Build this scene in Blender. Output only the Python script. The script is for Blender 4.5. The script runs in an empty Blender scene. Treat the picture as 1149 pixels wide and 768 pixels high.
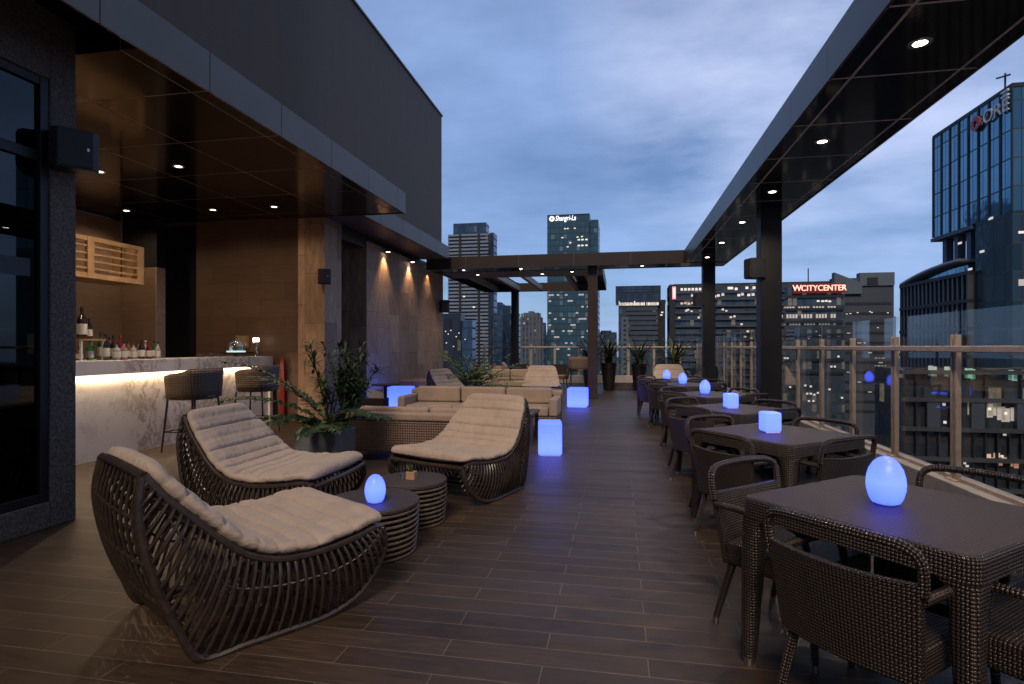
import bpy, math, random
from math import sin, cos, pi, radians as R, sqrt, atan2, tan, atan
from mathutils import Vector, Matrix
random.seed(7)
S = bpy.context.scene
COL = S.collection
H = 1.38            # eye height
F = 640.0           # focal length in photo pixels
A = R(10.6)         # camera yaw
def at(px, zc):     # photo column + depth -> world x, y
    xc = (px-574.5)*zc/F
    return (xc*cos(A)-zc*sin(A), xc*sin(A)+zc*cos(A))
def xat(px, Y):     # world x where photo column meets plane y=Y
    return tan(atan((px-574.5)/F)-A)*Y

# ------------------------------------------------------------------ mesh builder
class MB:
    def __init__(s): s.v=[]; s.f=[]; s.uv=[]
    def face(s, idx, uv=None): s.f.append(tuple(idx)); s.uv.append(uv)
    def box(s, x0,x1,y0,y1,z0,z1, M=None):
        b=len(s.v)
        for z in (z0,z1):
            for x,y in ((x0,y0),(x1,y0),(x1,y1),(x0,y1)):
                p=Vector((x,y,z)); s.v.append(M@p if M else p)
        for q in ((0,3,2,1),(4,5,6,7),(0,1,5,4),(1,2,6,5),(2,3,7,6),(3,0,4,7)): s.face([b+i for i in q])
        return s
    def prism(s, poly, z0, z1, M=None):
        b=len(s.v); n=len(poly)
        for z in (z0,z1):
            for x,y in poly:
                p=Vector((x,y,z)); s.v.append(M@p if M else p)
        s.face([b+i for i in range(n)][::-1]); s.face([b+n+i for i in range(n)])
        for i in range(n):
            j=(i+1)%n; s.face([b+i,b+j,b+n+j,b+n+i])
        return s
    def tube(s, path, r, n=6, caps=True, flat=1.0, closed=False):
        P=[Vector(p) for p in path]; m=len(P)
        rr=r if isinstance(r,(list,tuple)) else [r]*m
        b=len(s.v); L=0; N=None; Ls=[]
        for i,p in enumerate(P):
            if closed: t=(P[(i+1)%m]-P[i-1])
            else: t=(P[min(i+1,m-1)]-P[max(i-1,0)])
            t=t.normalized() if t.length>1e-9 else Vector((0,0,1))
            if N is None:
                up=Vector((0,0,1)) if abs(t.z)<.9 else Vector((1,0,0))
                N=(up-t*up.dot(t)).normalized()
            else:
                N=N-t*N.dot(t)
                N=N.normalized() if N.length>1e-6 else t.orthogonal().normalized()
            B=t.cross(N)
            if i: L+=(P[i]-P[i-1]).length
            Ls.append(L)
            for k in range(n):
                a=2*pi*k/n
                s.v.append(p+N*(cos(a)*rr[i]*flat)+B*(sin(a)*rr[i]))
        rm=sum(rr)/m; step=2*pi*rm/n
        for i in range(m if closed else m-1):
            i2=(i+1)%m
            l1=Ls[i2] if i2 else L+(P[0]-P[-1]).length
            for k in range(n):
                k2=(k+1)%n
                s.face([b+i*n+k,b+i*n+k2,b+i2*n+k2,b+i2*n+k],
                       [(Ls[i],k*step),(Ls[i],(k+1)*step),(l1,(k+1)*step),(l1,k*step)])
        if caps and not closed:
            s.face([b+k for k in range(n)][::-1]); s.face([b+(m-1)*n+k for k in range(n)])
        return s
    def lathe(s, prof, n=24, c=(0,0,0), M=None, caps=True):
        b=len(s.v); m=len(prof)
        for r,z in prof:
            for k in range(n):
                a=2*pi*k/n; p=Vector((c[0]+r*cos(a),c[1]+r*sin(a),c[2]+z)); s.v.append(M@p if M else p)
        L=0
        for i in range(m-1):
            d=sqrt((prof[i+1][0]-prof[i][0])**2+(prof[i+1][1]-prof[i][1])**2)
            for k in range(n):
                k2=(k+1)%n; st=2*pi*max(prof[i][0],prof[i+1][0])/n
                s.face([b+i*n+k,b+i*n+k2,b+(i+1)*n+k2,b+(i+1)*n+k],[(k*st,L),((k+1)*st,L),((k+1)*st,L+d),(k*st,L+d)])
            L+=d
        if caps and prof[0][0]>1e-5: s.face([b+k for k in range(n)][::-1])
        if caps and prof[-1][0]>1e-5: s.face([b+(m-1)*n+k for k in range(n)])
        return s
    def sheet(s, rows, closed_v=False):      # rows: list of lists of points
        b=len(s.v); m=len(rows); n=len(rows[0])
        for r in rows: s.v.extend(Vector(p) for p in r)
        for i in range(m-1):
            for k in range(n if closed_v else n-1):
                k2=(k+1)%n
                s.face([b+i*n+k,b+i*n+k2,b+(i+1)*n+k2,b+(i+1)*n+k])
        return s
    def leaf(s, p, d, up, l, w, bend=0.0):
        p=Vector(p); d=Vector(d).normalized(); sd=d.cross(Vector(up))
        sd=sd.normalized() if sd.length>1e-4 else d.orthogonal().normalized()
        nn=sd.cross(d); b=len(s.v)
        mid=p+d*l*.5+nn*bend*.4
        s.v+= [p, mid+sd*w*.5-nn*w*.12, p+d*l-nn*bend, mid-sd*w*.5-nn*w*.12, mid]
        s.face([b,b+1,b+4]); s.face([b+1,b+2,b+4]); s.face([b+4,b+2,b+3]); s.face([b,b+4,b+3])
    def blade(s, p, az, el, l, w, droop, seg=5):
        b=len(s.v); q=Vector(p); e=el; sd=Vector((-sin(az),cos(az),0))
        for i in range(seg+1):
            t=i/seg; ww=w*(.55+.9*t)*(1-t)**.6 if i<seg else .0005
            ww=min(ww,w)
            s.v+= [q-sd*ww*.5, q+sd*ww*.5]
            if i<seg:
                q=q+Vector((cos(az)*cos(e),sin(az)*cos(e),sin(e)))*(l/seg); e-=droop/seg
        for i in range(seg): s.face([b+2*i,b+2*i+1,b+2*i+3,b+2*i+2])
    def build(s, name, mat, parent=None, loc=(0,0,0), rz=0, smooth=False, bevel=0, angle=40, seg=2):
        me=bpy.data.meshes.new(name); me.from_pydata([tuple(v) for v in s.v],[],s.f); me.update()
        lay=me.uv_layers.new(name='UVMap'); data=lay.data
        vs=s.v
        for poly,uv in zip(me.polygons,s.uv):
            if uv:
                for li,q in zip(poly.loop_indices,uv): data[li].uv=q
            else:
                n=poly.normal; ax,ay,az=abs(n.x),abs(n.y),abs(n.z)
                for li,vi in zip(poly.loop_indices,poly.vertices):
                    c=vs[vi]
                    if az>=ax and az>=ay: data[li].uv=(c.x,c.y)
                    elif ay>=ax: data[li].uv=(c.x,c.z)
                    else: data[li].uv=(c.y,c.z)
        me.materials.append(mat)
        if smooth:
            me.polygons.foreach_set('use_smooth',[True]*len(me.polygons))
            me.set_sharp_from_angle(angle=R(angle))
        o=bpy.data.objects.new(name,me); COL.objects.link(o)
        o.location=loc; o.rotation_euler=(0,0,rz)
        if parent: o.parent=parent
        if bevel:
            m=o.modifiers.new('bevel','BEVEL'); m.width=bevel; m.segments=seg; m.limit_method='ANGLE'; m.angle_limit=R(40)
            m.harden_normals=False
        return o
def bx(*a, M=None): return MB().box(*a, M=M)
def thing(name, label, cat, loc=(0,0,0), rz=0, group=None):
    o=bpy.data.objects.new(name,None); COL.objects.link(o); o.empty_display_size=.1
    o.location=loc; o.rotation_euler=(0,0,rz); tag(o,label,cat,group); return o
def tag(o,label,cat,group=None):
    o['label']=label; o['category']=cat
    if group: o['group']=group
    return o
def kids(o): return [c for c in list(bpy.data.objects) if c.parent==o]
def dup(root, loc, rz, label, group=None):
    r=root.copy(); COL.objects.link(r); r.location=loc; r.rotation_euler=(0,0,rz); r['label']=label
    if group: r['group']=group
    for ch in root.children:
        c=ch.copy(); COL.objects.link(c); c.parent=r
        for g in ch.children:
            d=g.copy(); COL.objects.link(d); d.parent=c
    return r

# ------------------------------------------------------------------ materials
def newmat(name):
    m=bpy.data.materials.new(name); m.use_nodes=True; nt=m.node_tree
    return m, nt, nt.nodes['Principled BSDF']
class N:
    """tiny node helper"""
    def __init__(s, nt): s.nt=nt
    def n(s, t, **k):
        x=s.nt.nodes.new(t)
        for a,b in k.items(): setattr(x,a,b)
        return x
    def l(s,a,b): s.nt.links.new(a,b)
    def m(s, op, a, b=None, c=None):
        x=s.n('ShaderNodeMath',operation=op)
        for i,v in enumerate((a,b,c)):
            if v is None: continue
            if hasattr(v,'is_linked'): s.l(v,x.inputs[i])
            else: x.inputs[i].default_value=v
        return x.outputs[0]
    def mix(s, f, a, b):
        x=s.n('ShaderNodeMix',data_type='RGBA')
        for i,v in ((0,f),(6,a),(7,b)):
            if hasattr(v,'is_linked'): s.l(v,x.inputs[i])
            else: x.inputs[i].default_value=(v if i==0 else (*v[:3],1))
        return x.outputs[2]
    def noise(s, vec, scale, detail=4, rough=.55):
        x=s.n('ShaderNodeTexNoise'); x.inputs['Scale'].default_value=scale; x.inputs['Detail'].default_value=detail; x.inputs['Roughness'].default_value=rough
        if vec is not None: s.l(vec,x.inputs['Vector'])
        return x.outputs['Fac']
    def ramp(s, f, stops):
        x=s.n('ShaderNodeValToRGB'); s.l(f,x.inputs[0]); e=x.color_ramp.elements
        while len(e)<len(stops): e.new(.5)
        for q,(p,c) in zip(e,stops): q.position=p; q.color=(*c,1) if len(c)==3 else c
        return x.outputs[0]
    def bump(s, h, strength=.3, dist=.01, normal=None):
        x=s.n('ShaderNodeBump'); x.inputs['Strength'].default_value=strength; x.inputs['Distance'].default_value=dist
        s.l(h,x.inputs['Height'])
        if normal is not None: s.l(normal,x.inputs['Normal'])
        return x.outputs[0]
    def coord(s, which='Object'): return s.n('ShaderNodeTexCoord').outputs[which]
    def map(s, v, scale=(1,1,1), rot=(0,0,0), loc=(0,0,0)):
        x=s.n('ShaderNodeMapping'); s.l(v,x.inputs[0]); x.inputs['Scale'].default_value=scale; x.inputs['Rotation'].default_value=rot; x.inputs['Location'].default_value=loc
        return x.outputs[0]
    def xyz(s, v):
        x=s.n('ShaderNodeSeparateXYZ'); s.l(v,x.inputs[0]); return x.outputs
def simple(name, col, rough=.5, metal=0, var=.25, scale=8, bump=0, bscale=60, bdist=.003, spec=.5, coat=0):
    m,nt,p=newmat(name); h=N(nt); c=h.coord()
    f=h.noise(c,scale,5)
    a=tuple(x*(1-var) for x in col); b=tuple(min(1,x*(1+var)) for x in col)
    h.l(h.ramp(f,[(.3,a),(.7,b)]),p.inputs['Base Color'])
    h.l(h.m('MULTIPLY_ADD',h.noise(c,scale*3,3),.25,rough-.12),p.inputs['Roughness'])
    p.inputs['Metallic'].default_value=metal; p.inputs['Specular IOR Level'].default_value=spec
    if coat: p.inputs['Coat Weight'].default_value=coat
    if bump: h.l(h.bump(h.noise(c,bscale,4),bump,bdist),p.inputs['Normal'])
    return m
def emit(name, col, strength, base=(.8,.8,.8)):
    m,nt,p=newmat(name)
    p.inputs['Base Color'].default_value=(*base,1); p.inputs['Roughness'].default_value=.35
    p.inputs['Emission Color'].default_value=(*col,1); p.inputs['Emission Strength'].default_value=strength
    return m
def weave(name, col, gap, cell, rough=.38, dist=.004, var=.3, strength=1.0):
    m,nt,p=newmat(name); h=N(nt); uv=h.coord('UV'); o=h.xyz(h.map(uv,(1/cell,1/cell,1)))
    u,v=o[0],o[1]
    par=h.m('MODULO',h.m('ADD',h.m('FLOOR',u),h.m('ADD',h.m('FLOOR',v),4000)),2)
    fu=h.m('SINE',h.m('MULTIPLY',h.m('FRACT',u),pi)); fv=h.m('SINE',h.m('MULTIPLY',h.m('FRACT',v),pi))
    fu=h.m('POWER',h.m('MAXIMUM',fu,0.0),.7); fv=h.m('POWER',h.m('MAXIMUM',fv,0.0),.7)
    hu=h.m('MULTIPLY',fu,h.m('MULTIPLY_ADD',fv,.55,.45)); hv=h.m('MULTIPLY',fv,h.m('MULTIPLY_ADD',fu,.55,.45))
    ht=h.m('ADD',h.m('MULTIPLY',hu,par),h.m('MULTIPLY',hv,h.m('SUBTRACT',1,par)))
    n=h.noise(h.coord(),14,3)
    c1=h.mix(n,tuple(x*(1-var) for x in col),tuple(x*(1+var) for x in col))
    h.l(h.mix(h.m('MINIMUM',h.m('MAXIMUM',h.m('MULTIPLY_ADD',ht,1.7,-.42),0.0),1.0),gap,c1),p.inputs['Base Color'])
    p.inputs['Roughness'].default_value=rough
    h.l(h.bump(ht,strength,dist),p.inputs['Normal'])
    return m
def fabric(name, col, wr=.35):
    m,nt,p=newmat(name); h=N(nt); c=h.coord()
    n=h.noise(c,5,5); n2=h.noise(c,260,2)
    h.l(h.ramp(n,[(.25,tuple(x*.86 for x in col)),(.75,tuple(x*1.08 for x in col))]),p.inputs['Base Color'])
    p.inputs['Roughness'].default_value=.88; p.inputs['Specular IOR Level'].default_value=.25
    p.inputs['Sheen Weight'].default_value=.15
    wv=h.noise(h.map(c,(3.2,9,6)),1.6,3,.6)
    b1=h.bump(n2,.25,.002); w2=h.noise(h.map(c,(9,3.5,7),(0,0,.5)),2.2,4,.6); b3=h.bump(w2,wr*.8,.012,b1); b2=h.bump(wv,wr*1.3,.03,b3)
    h.l(b2,p.inputs['Normal']); return m
def tiles(name, cols, w, hgt, mortar, mcol, rough=.6, bump=.5, offset=.5, rot=0, grain=(1,1,1), plane='XZ', msize=.003, gvar=.5):
    m,nt,p=newmat(name); h=N(nt); c=h.coord('UV')
    b=h.n('ShaderNodeTexBrick'); b.offset=offset
    mp=h.map(c,(1,1,1),(0,0,rot)); h.l(mp,b.inputs['Vector'])
    b.inputs['Scale'].default_value=1; b.inputs['Brick Width'].default_value=w; b.inputs['Row Height'].default_value=hgt
    b.inputs['Mortar Size'].default_value=msize; b.inputs['Mortar Smooth'].default_value=.1; b.inputs['Bias'].default_value=0
    b.inputs['Color1'].default_value=(*cols[0],1); b.inputs['Color2'].default_value=(*cols[1],1); b.inputs['Mortar'].default_value=(*mcol,1)
    g=h.noise(h.map(c,grain),6,6,.65); big=h.noise(c,.8,3)
    k=h.m('MULTIPLY',h.m('MULTIPLY_ADD',g,gvar*2,1-gvar),h.m('MULTIPLY_ADD',big,.7,.65))
    x=h.n('ShaderNodeMix',data_type='RGBA',blend_type='MULTIPLY'); x.inputs[0].default_value=1
    h.l(b.outputs['Color'],x.inputs[6]); h.l(k,x.inputs[7])
    h.l(x.outputs[2],p.inputs['Base Color'])
    h.l(h.m('MULTIPLY_ADD',g,.3,rough-.15),p.inputs['Roughness'])
    hh=h.m('SUBTRACT',h.m('MULTIPLY',g,.35),h.m('MULTIPLY',b.outputs['Fac'],1.0))
    h.l(h.bump(hh,bump,.004),p.inputs['Normal'])
    return m
def panel(name, col, jcol, sx, sy, ox, oy, jw=.012, rough=.2, metal=.0, spec=.6, streak=0):
    m,nt,p=newmat(name); h=N(nt); o=h.xyz(h.coord())
    def line(v,s_,off):
        fr=h.m('FRACT',h.m('ADD',h.m('DIVIDE',h.m('SUBTRACT',v,off),s_),100.0))
        return h.m('LESS_THAN',h.m('MULTIPLY',h.m('MINIMUM',fr,h.m('SUBTRACT',1,fr)),s_),jw*.5)
    msk=None
    if sx: msk=line(o[0],sx,ox)
    if sy:
        b=line(o[1],sy,oy); msk=b if msk is None else h.m('MAXIMUM',msk,b)
    n=h.noise(h.map(h.coord(),(2.2,2.2,.12) if streak else (1,1,1)),1.6,5)
    cc=h.mix(n,tuple(x*(.62 if streak else .8) for x in col),tuple(x*(1.3 if streak else 1.2) for x in col))
    if msk is not None:
        cc=h.mix(msk,cc,jcol)
        h.l(h.m('MULTIPLY_ADD',msk,.4,rough),p.inputs['Roughness'])
    else: h.l(h.m('MULTIPLY_ADD',n,.2,rough-.1),p.inputs['Roughness'])
    h.l(cc,p.inputs['Base Color']); p.inputs['Metallic'].default_value=metal; p.inputs['Specular IOR Level'].default_value=spec
    return m

def glassmat(name, tint, refl=.06, fres=True, rough=.0):
    m=bpy.data.materials.new(name); m.use_nodes=True; nt=m.node_tree; nt.nodes.remove(nt.nodes['Principled BSDF']); h=N(nt)
    t=h.n('ShaderNodeBsdfTransparent'); t.inputs[0].default_value=(*tint,1)
    g=h.n('ShaderNodeBsdfGlossy'); g.inputs['Roughness'].default_value=rough; g.inputs[0].default_value=(.9,.95,1,1)
    lw=h.n('ShaderNodeLayerWeight'); lw.inputs[0].default_value=.5
    mx=h.n('ShaderNodeMixShader'); h.l(h.m('MULTIPLY_ADD',h.m('POWER',lw.outputs['Facing'],5.0),.9,refl),mx.inputs[0]); h.l(t.outputs[0],mx.inputs[1]); h.l(g.outputs[0],mx.inputs[2])
    h.l(mx.outputs[0],nt.nodes['Material Output'].inputs[0]); return m

def facade(name, glass, glass2, band, cw, ch, mf, bf, mull, rough=.12, metal=.55, lit=0.0, litcol=(1,.75,.45), lits=.25, bandrough=.7):
    m,nt,p=newmat(name); h=N(nt); o=h.xyz(h.coord('UV'))
    u=h.m('DIVIDE',o[0],cw); v=h.m('DIVIDE',o[1],ch)
    fu=h.m('FRACT',h.m('ADD',u,1000)); fv=h.m('FRACT',h.m('ADD',v,1000))
    cv=h.n('ShaderNodeCombineXYZ'); h.l(h.m('FLOOR',u),cv.inputs[0]); h.l(h.m('FLOOR',v),cv.inputs[1])
    wn=h.n('ShaderNodeTexWhiteNoise',noise_dimensions='2D'); h.l(cv.outputs[0],wn.inputs['Vector'])
    g=h.mix(wn.outputs['Value'],glass,glass2)
    mb=h.m('LESS_THAN',fv,bf); mm=h.m('LESS_THAN',fu,mf)
    any_=h.m('MAXIMUM',mb,mm)
    c=h.mix(mm,g,mull); c=h.mix(mb,c,band)
    h.l(c,p.inputs['Base Color'])
    h.l(h.m('MULTIPLY',h.m('SUBTRACT',1,any_),metal),p.inputs['Metallic'])
    h.l(h.m('MULTIPLY_ADD',any_,bandrough-rough,rough),p.inputs['Roughness'])
    wob=h.noise(h.coord('UV'),.35,2)
    h.l(h.bump(wob,.06,.5),p.inputs['Normal'])
    if lit>0:
        wn2=h.n('ShaderNodeTexWhiteNoise',noise_dimensions='3D'); ad=h.n('ShaderNodeVectorMath',operation='ADD'); h.l(cv.outputs[0],ad.inputs[0]); ad.inputs[1].default_value=(17.3,5.1,2.2); h.l(ad.outputs[0],wn2.inputs['Vector'])
        on=h.m('LESS_THAN',wn2.outputs['Value'],lit)
        inner=h.noise(h.map(h.coord('UV'),(2.5,1.2,1)),1.0,3)
        e=h.m('MULTIPLY',h.m('MULTIPLY',on,h.m('SUBTRACT',1,any_)),h.m('MULTIPLY',inner,lits*2))
        p.inputs['Emission Color'].default_value=(*litcol,1); h.l(e,p.inputs['Emission Strength'])
    return m

MAT={}
def mk():
    M=MAT
    # deck: wood-look planks 0.9 x 0.145 running across the deck
    M['deck']=deckmat()
    M['granite']=simple('granite',(.135,.105,.082),.75,var=.55,scale=55,bump=1.0,bscale=38,bdist=.02)
    M['tile']=tiles('stone_tile',((.38,.24,.145),(.62,.40,.25)),.9,.62,.003,(.09,.07,.055),.62,.5,.37,pi/2,(2.2,.5,1),gvar=.75)
    M['browntile']=tiles('brown_tile',((.125,.072,.045),(.16,.095,.06)),1.0,.32,.003,(.08,.045,.028),.5,.35,.5,0,(.6,3,1),gvar=.3)
    M['bartile']=tiles('tan_tile',((.24,.155,.095),(.32,.21,.135)),.9,.62,.003,(.12,.08,.05),.55,.35,.5,0,(.5,2.2,1),gvar=.3)
    M['soffit']=panel('soffit_panel',(.014,.009,.006),(.26,.20,.16),1.07,1.12,-3.85,4.60,.014,.13,0,.5)
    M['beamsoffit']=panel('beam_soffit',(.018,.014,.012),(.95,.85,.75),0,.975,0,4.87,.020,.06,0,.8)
    M['strip']=simple('joint_strip',(.55,.46,.38),.5,var=.1)
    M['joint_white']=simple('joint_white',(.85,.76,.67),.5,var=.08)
    M['fascia']=panel('fascia_panel',(.15,.125,.105),(.035,.035,.035),0,1.12,0,4.60,.012,.42,.25,.5)
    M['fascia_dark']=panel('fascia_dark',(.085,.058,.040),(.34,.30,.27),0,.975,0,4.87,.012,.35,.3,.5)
    M['beamx']=panel('beam_face',(.045,.037,.032),(.13,.12,.12),1.45,0,.3,0,.012,.38,.3,.5)
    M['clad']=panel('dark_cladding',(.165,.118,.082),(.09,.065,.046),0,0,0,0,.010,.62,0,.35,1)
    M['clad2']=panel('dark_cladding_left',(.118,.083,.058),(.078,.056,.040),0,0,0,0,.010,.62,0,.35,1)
    M['black']=simple('black_metal',(.012,.011,.011),.45,var=.2)
    M['void']=simple('dark_opening',(.006,.005,.005),.9,var=.2)
    M['column']=simple('column_metal',(.011,.009,.008),.5,metal=.0,var=.25,scale=3)
    M['column_brown']=simple('column_brown',(.038,.024,.017),.45,metal=.2,var=.25,scale=3)
    M['marble']=marble()
    M['led']=emit('led_strip',(1,.78,.52),1.6)
    M['cane']=simple('dark_cane',(.036,.025,.019),.30,var=.35,scale=25)
    M['cane_brown']=simple('brown_cane',(.12,.09,.07),.4,var=.35,scale=25)  # lighter brown cane for the round table rings
    M['weave']=weave('dark_weave',(.054,.038,.029),(.003,.0025,.002),.0125,.30,.006,.3,1.0)
    M['weave_top']=weave('dark_weave_fine',(.060,.039,.028),(.014,.009,.007),.012,.46,.003,.25,.8)
    M['weave_top'].node_tree.nodes['Principled BSDF'].inputs['Specular IOR Level'].default_value=.22
    M['weave_round']=weave('round_weave',(.085,.064,.052),(.012,.009,.008),.011,.4,.003)
    M['weave_tan']=weave('tan_weave',(.24,.155,.10),(.05,.03,.02),.03,.5,.003)
    M['weave_brown']=weave('brown_weave',(.22,.15,.105),(.03,.02,.014),.03,.55,.006)
    M['fabric']=fabric('beige_fabric',(.42,.335,.262),.5)
    M['fabric_sofa']=fabric('sofa_fabric',(.33,.255,.195),.18)
    M['wood']=simple('teak_wood',(.26,.17,.10),.5,var=.3,scale=5)
    M['wood_light']=simple('slat_wood',(.42,.26,.13),.45,var=.2,scale=5)
    M['darkwood']=simple('dark_wood',(.05,.032,.025),.35,var=.3,scale=5)
    M['egg']=lampmat('blue_lamp_egg',(.024,.052,.85),(.060,.105,.92),4.2,.10,.12)
    M['cube']=lampmat('blue_lamp_cube',(.026,.056,.80),(.062,.110,.92),3.9,.12,.35)
    M['steel']=simple('steel',(.55,.53,.5),.3,metal=1,var=.1)
    M['rail']=simple('bronze_rail',(.50,.39,.30),.45,metal=.2,var=.15,scale=12)
    M['chrome']=simple('chrome',(.75,.75,.75),.12,metal=1,var=.05)
    M['glass']=glassmat('rail_glass',(.955,.97,.965),.025)
    M['winglass']=glassmat('window_glass',(.16,.16,.17),.045)
    M['concrete']=simple('pale_concrete',(.40,.36,.33),.8,var=.15,scale=6,bump=.2)
    M['greypot']=simple('grey_pot',(.16,.17,.18),.6,var=.15,scale=6,bump=.2)
    M['darkpot']=simple('dark_pot',(.06,.05,.048),.32,metal=.4,var=.2,scale=4)
    M['soil']=simple('soil',(.03,.02,.015),.95,bump=.6)
    M['leaf_dark']=leafmat('leaf_dark',(.014,.034,.014),(.032,.066,.026))
    M['leaf']=leafmat('leaf_mid',(.05,.10,.03),(.12,.19,.06))
    M['leaf_olive']=leafmat('leaf_olive',(.07,.085,.03),(.16,.17,.06))
    M['leaf_bright']=leafmat('leaf_bright',(.09,.18,.04),(.20,.34,.08))
    M['stem']=simple('stem',(.06,.05,.03),.7)
    M['warm']=emit('warm_lens',(1,.82,.62),5.0); M['warm_soft']=emit('warm_lens_soft',(1,.80,.58),2.2)
    M['warm_dim']=emit('warm_lens_dim',(1,.72,.45),4.0)
    M['speaker']=simple('speaker_black',(.022,.021,.022),.5,var=.15)
    M['grille']=simple('speaker_grille',(.05,.043,.04),.7,var=.2,scale=90,bump=.8,bscale=300)
    M['red']=simple('red_paint',(.24,.012,.016),.4,var=.15)
    M['frost']=glassmat('frosted_band',(.32,.32,.33),.06,rough=.3)
    M['white']=simple('white_plastic',(.75,.73,.7),.4,var=.05)
    M['lamp_shade']=emit('candle_shade',(1,.85,.65),3.0)
    M['city_ground']=simple('city_ground',(.04,.042,.045),.9,var=.5,scale=.05)
def deckmat():
    m,nt,p=newmat('deck_planks'); h=N(nt); c=h.coord()
    b=h.n('ShaderNodeTexBrick'); b.offset=.5
    mp=h.map(c,(1,1,1),(0,0,0),(-.126+.45*20,.02,0)); h.l(mp,b.inputs['Vector'])
    for k,v in (('Scale',1),('Brick Width',.9),('Row Height',.145),('Mortar Size',.0026),('Mortar Smooth',.15),('Bias',-.1)): b.inputs[k].default_value=v
    b.inputs['Color1'].default_value=(.042,.027,.016,1); b.inputs['Color2'].default_value=(.064,.041,.025,1); b.inputs['Mortar'].default_value=(.14,.105,.078,1)
    b2=h.n('ShaderNodeTexBrick'); b2.offset=.5; h.l(mp,b2.inputs['Vector'])
    for k,v in (('Scale',1),('Brick Width',.9),('Row Height',.145),('Mortar Size',0),('Bias',0)): b2.inputs[k].default_value=v
    b2.inputs['Color1'].default_value=(0,0,0,1); b2.inputs['Color2'].default_value=(9,5,3,1)
    va=h.n('ShaderNodeVectorMath',operation='ADD'); h.l(h.map(c,(1.3,15,1)),va.inputs[0]); h.l(b2.outputs['Color'],va.inputs[1])
    g=h.noise(va.outputs[0],3.2,7,.68); g2=h.noise(h.map(c,(.5,3,1)),2.0,3); big=h.noise(c,.55,3)
    k=h.m('MULTIPLY',h.m('MULTIPLY_ADD',g,1.9,.05),h.m('MULTIPLY',h.m('MULTIPLY_ADD',big,1.1,.45),h.ramp(h.noise(h.map(c,(1,1.6,1),(0,0,.4)),2.3,7,.7),[(.36,(.72,.72,.72)),(.46,(1,1,1)),(.62,(1,1,1)),(.74,(1.22,1.2,1.18))])))
    x=h.n('ShaderNodeMix',data_type='RGBA',blend_type='MULTIPLY'); x.inputs[0].default_value=1
    h.l(b.outputs['Color'],x.inputs[6]); h.l(k,x.inputs[7]); h.l(x.outputs[2],p.inputs['Base Color'])
    h.l(h.m('MULTIPLY_ADD',g,.35,h.m('MULTIPLY_ADD',g2,.22,.20)),p.inputs['Roughness'])
    p.inputs['Specular IOR Level'].default_value=.40
    hh=h.m('SUBTRACT',h.m('MULTIPLY',g,.5),b.outputs['Fac'])
    h.l(h.bump(hh,.45,.004),p.inputs['Normal']); return m
def marble():
    m,nt,p=newmat('marble'); h=N(nt); c=h.coord()
    w=h.noise(c,1.6,6,.6); va=h.n('ShaderNodeVectorMath',operation='SCALE'); va.inputs['Scale'].default_value=.9
    comb=h.n('ShaderNodeCombineXYZ'); h.l(w,comb.inputs[0]); h.l(w,comb.inputs[1]); h.l(w,comb.inputs[2]); h.l(comb.outputs[0],va.inputs[0])
    ad=h.n('ShaderNodeVectorMath',operation='ADD'); h.l(h.map(c,(1,.9,.38),(.55,0,0)),ad.inputs[0]); h.l(va.outputs[0],ad.inputs[1])
    v=h.noise(ad.outputs[0],3.0,9,.7)
    vein=h.m('ABSOLUTE',h.m('SUBTRACT',v,.5))
    f=h.ramp(vein,[(.0,(.30,.24,.19)),(.018,(.50,.43,.37)),(.06,(.76,.70,.64)),(.2,(.80,.75,.70))])
    msk=h.ramp(h.noise(c,.9,3),[(.40,(0,0,0)),(.62,(1,1,1))])
    h.l(h.mix(msk,(.80,.75,.70),f),p.inputs['Base Color']); p.inputs['Roughness'].default_value=.28; return m
def leafmat(name,a,b):
    m,nt,p=newmat(name); h=N(nt); c=h.coord()
    h.l(h.mix(h.noise(c,9,3),a,b),p.inputs['Base Color']); p.inputs['Roughness'].default_value=.5; p.inputs['Specular IOR Level'].default_value=.35
    p.inputs['Transmission Weight'].default_value=0; p.inputs['Subsurface Weight'].default_value=0
    return m
def lampmat(name,c0,c1,s,zc=.085,zr=.11):
    m,nt,p=newmat(name); h=N(nt); o=h.xyz(h.coord())
    g=h.m('SUBTRACT',1.0,h.m('ABSOLUTE',h.m('DIVIDE',h.m('SUBTRACT',o[2],zc),zr)))
    g=h.m('MULTIPLY_ADD',h.noise(h.coord(),9,2),.35,h.m('MULTIPLY',h.m('MAXIMUM',g,0.0),.75))
    h.l(h.mix(g,c0,c1),p.inputs['Emission Color']); p.inputs['Emission Strength'].default_value=s
    p.inputs['Base Color'].default_value=(.10,.11,.16,1); p.inputs['Roughness'].default_value=.4; return m
mk()
M=MAT

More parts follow.
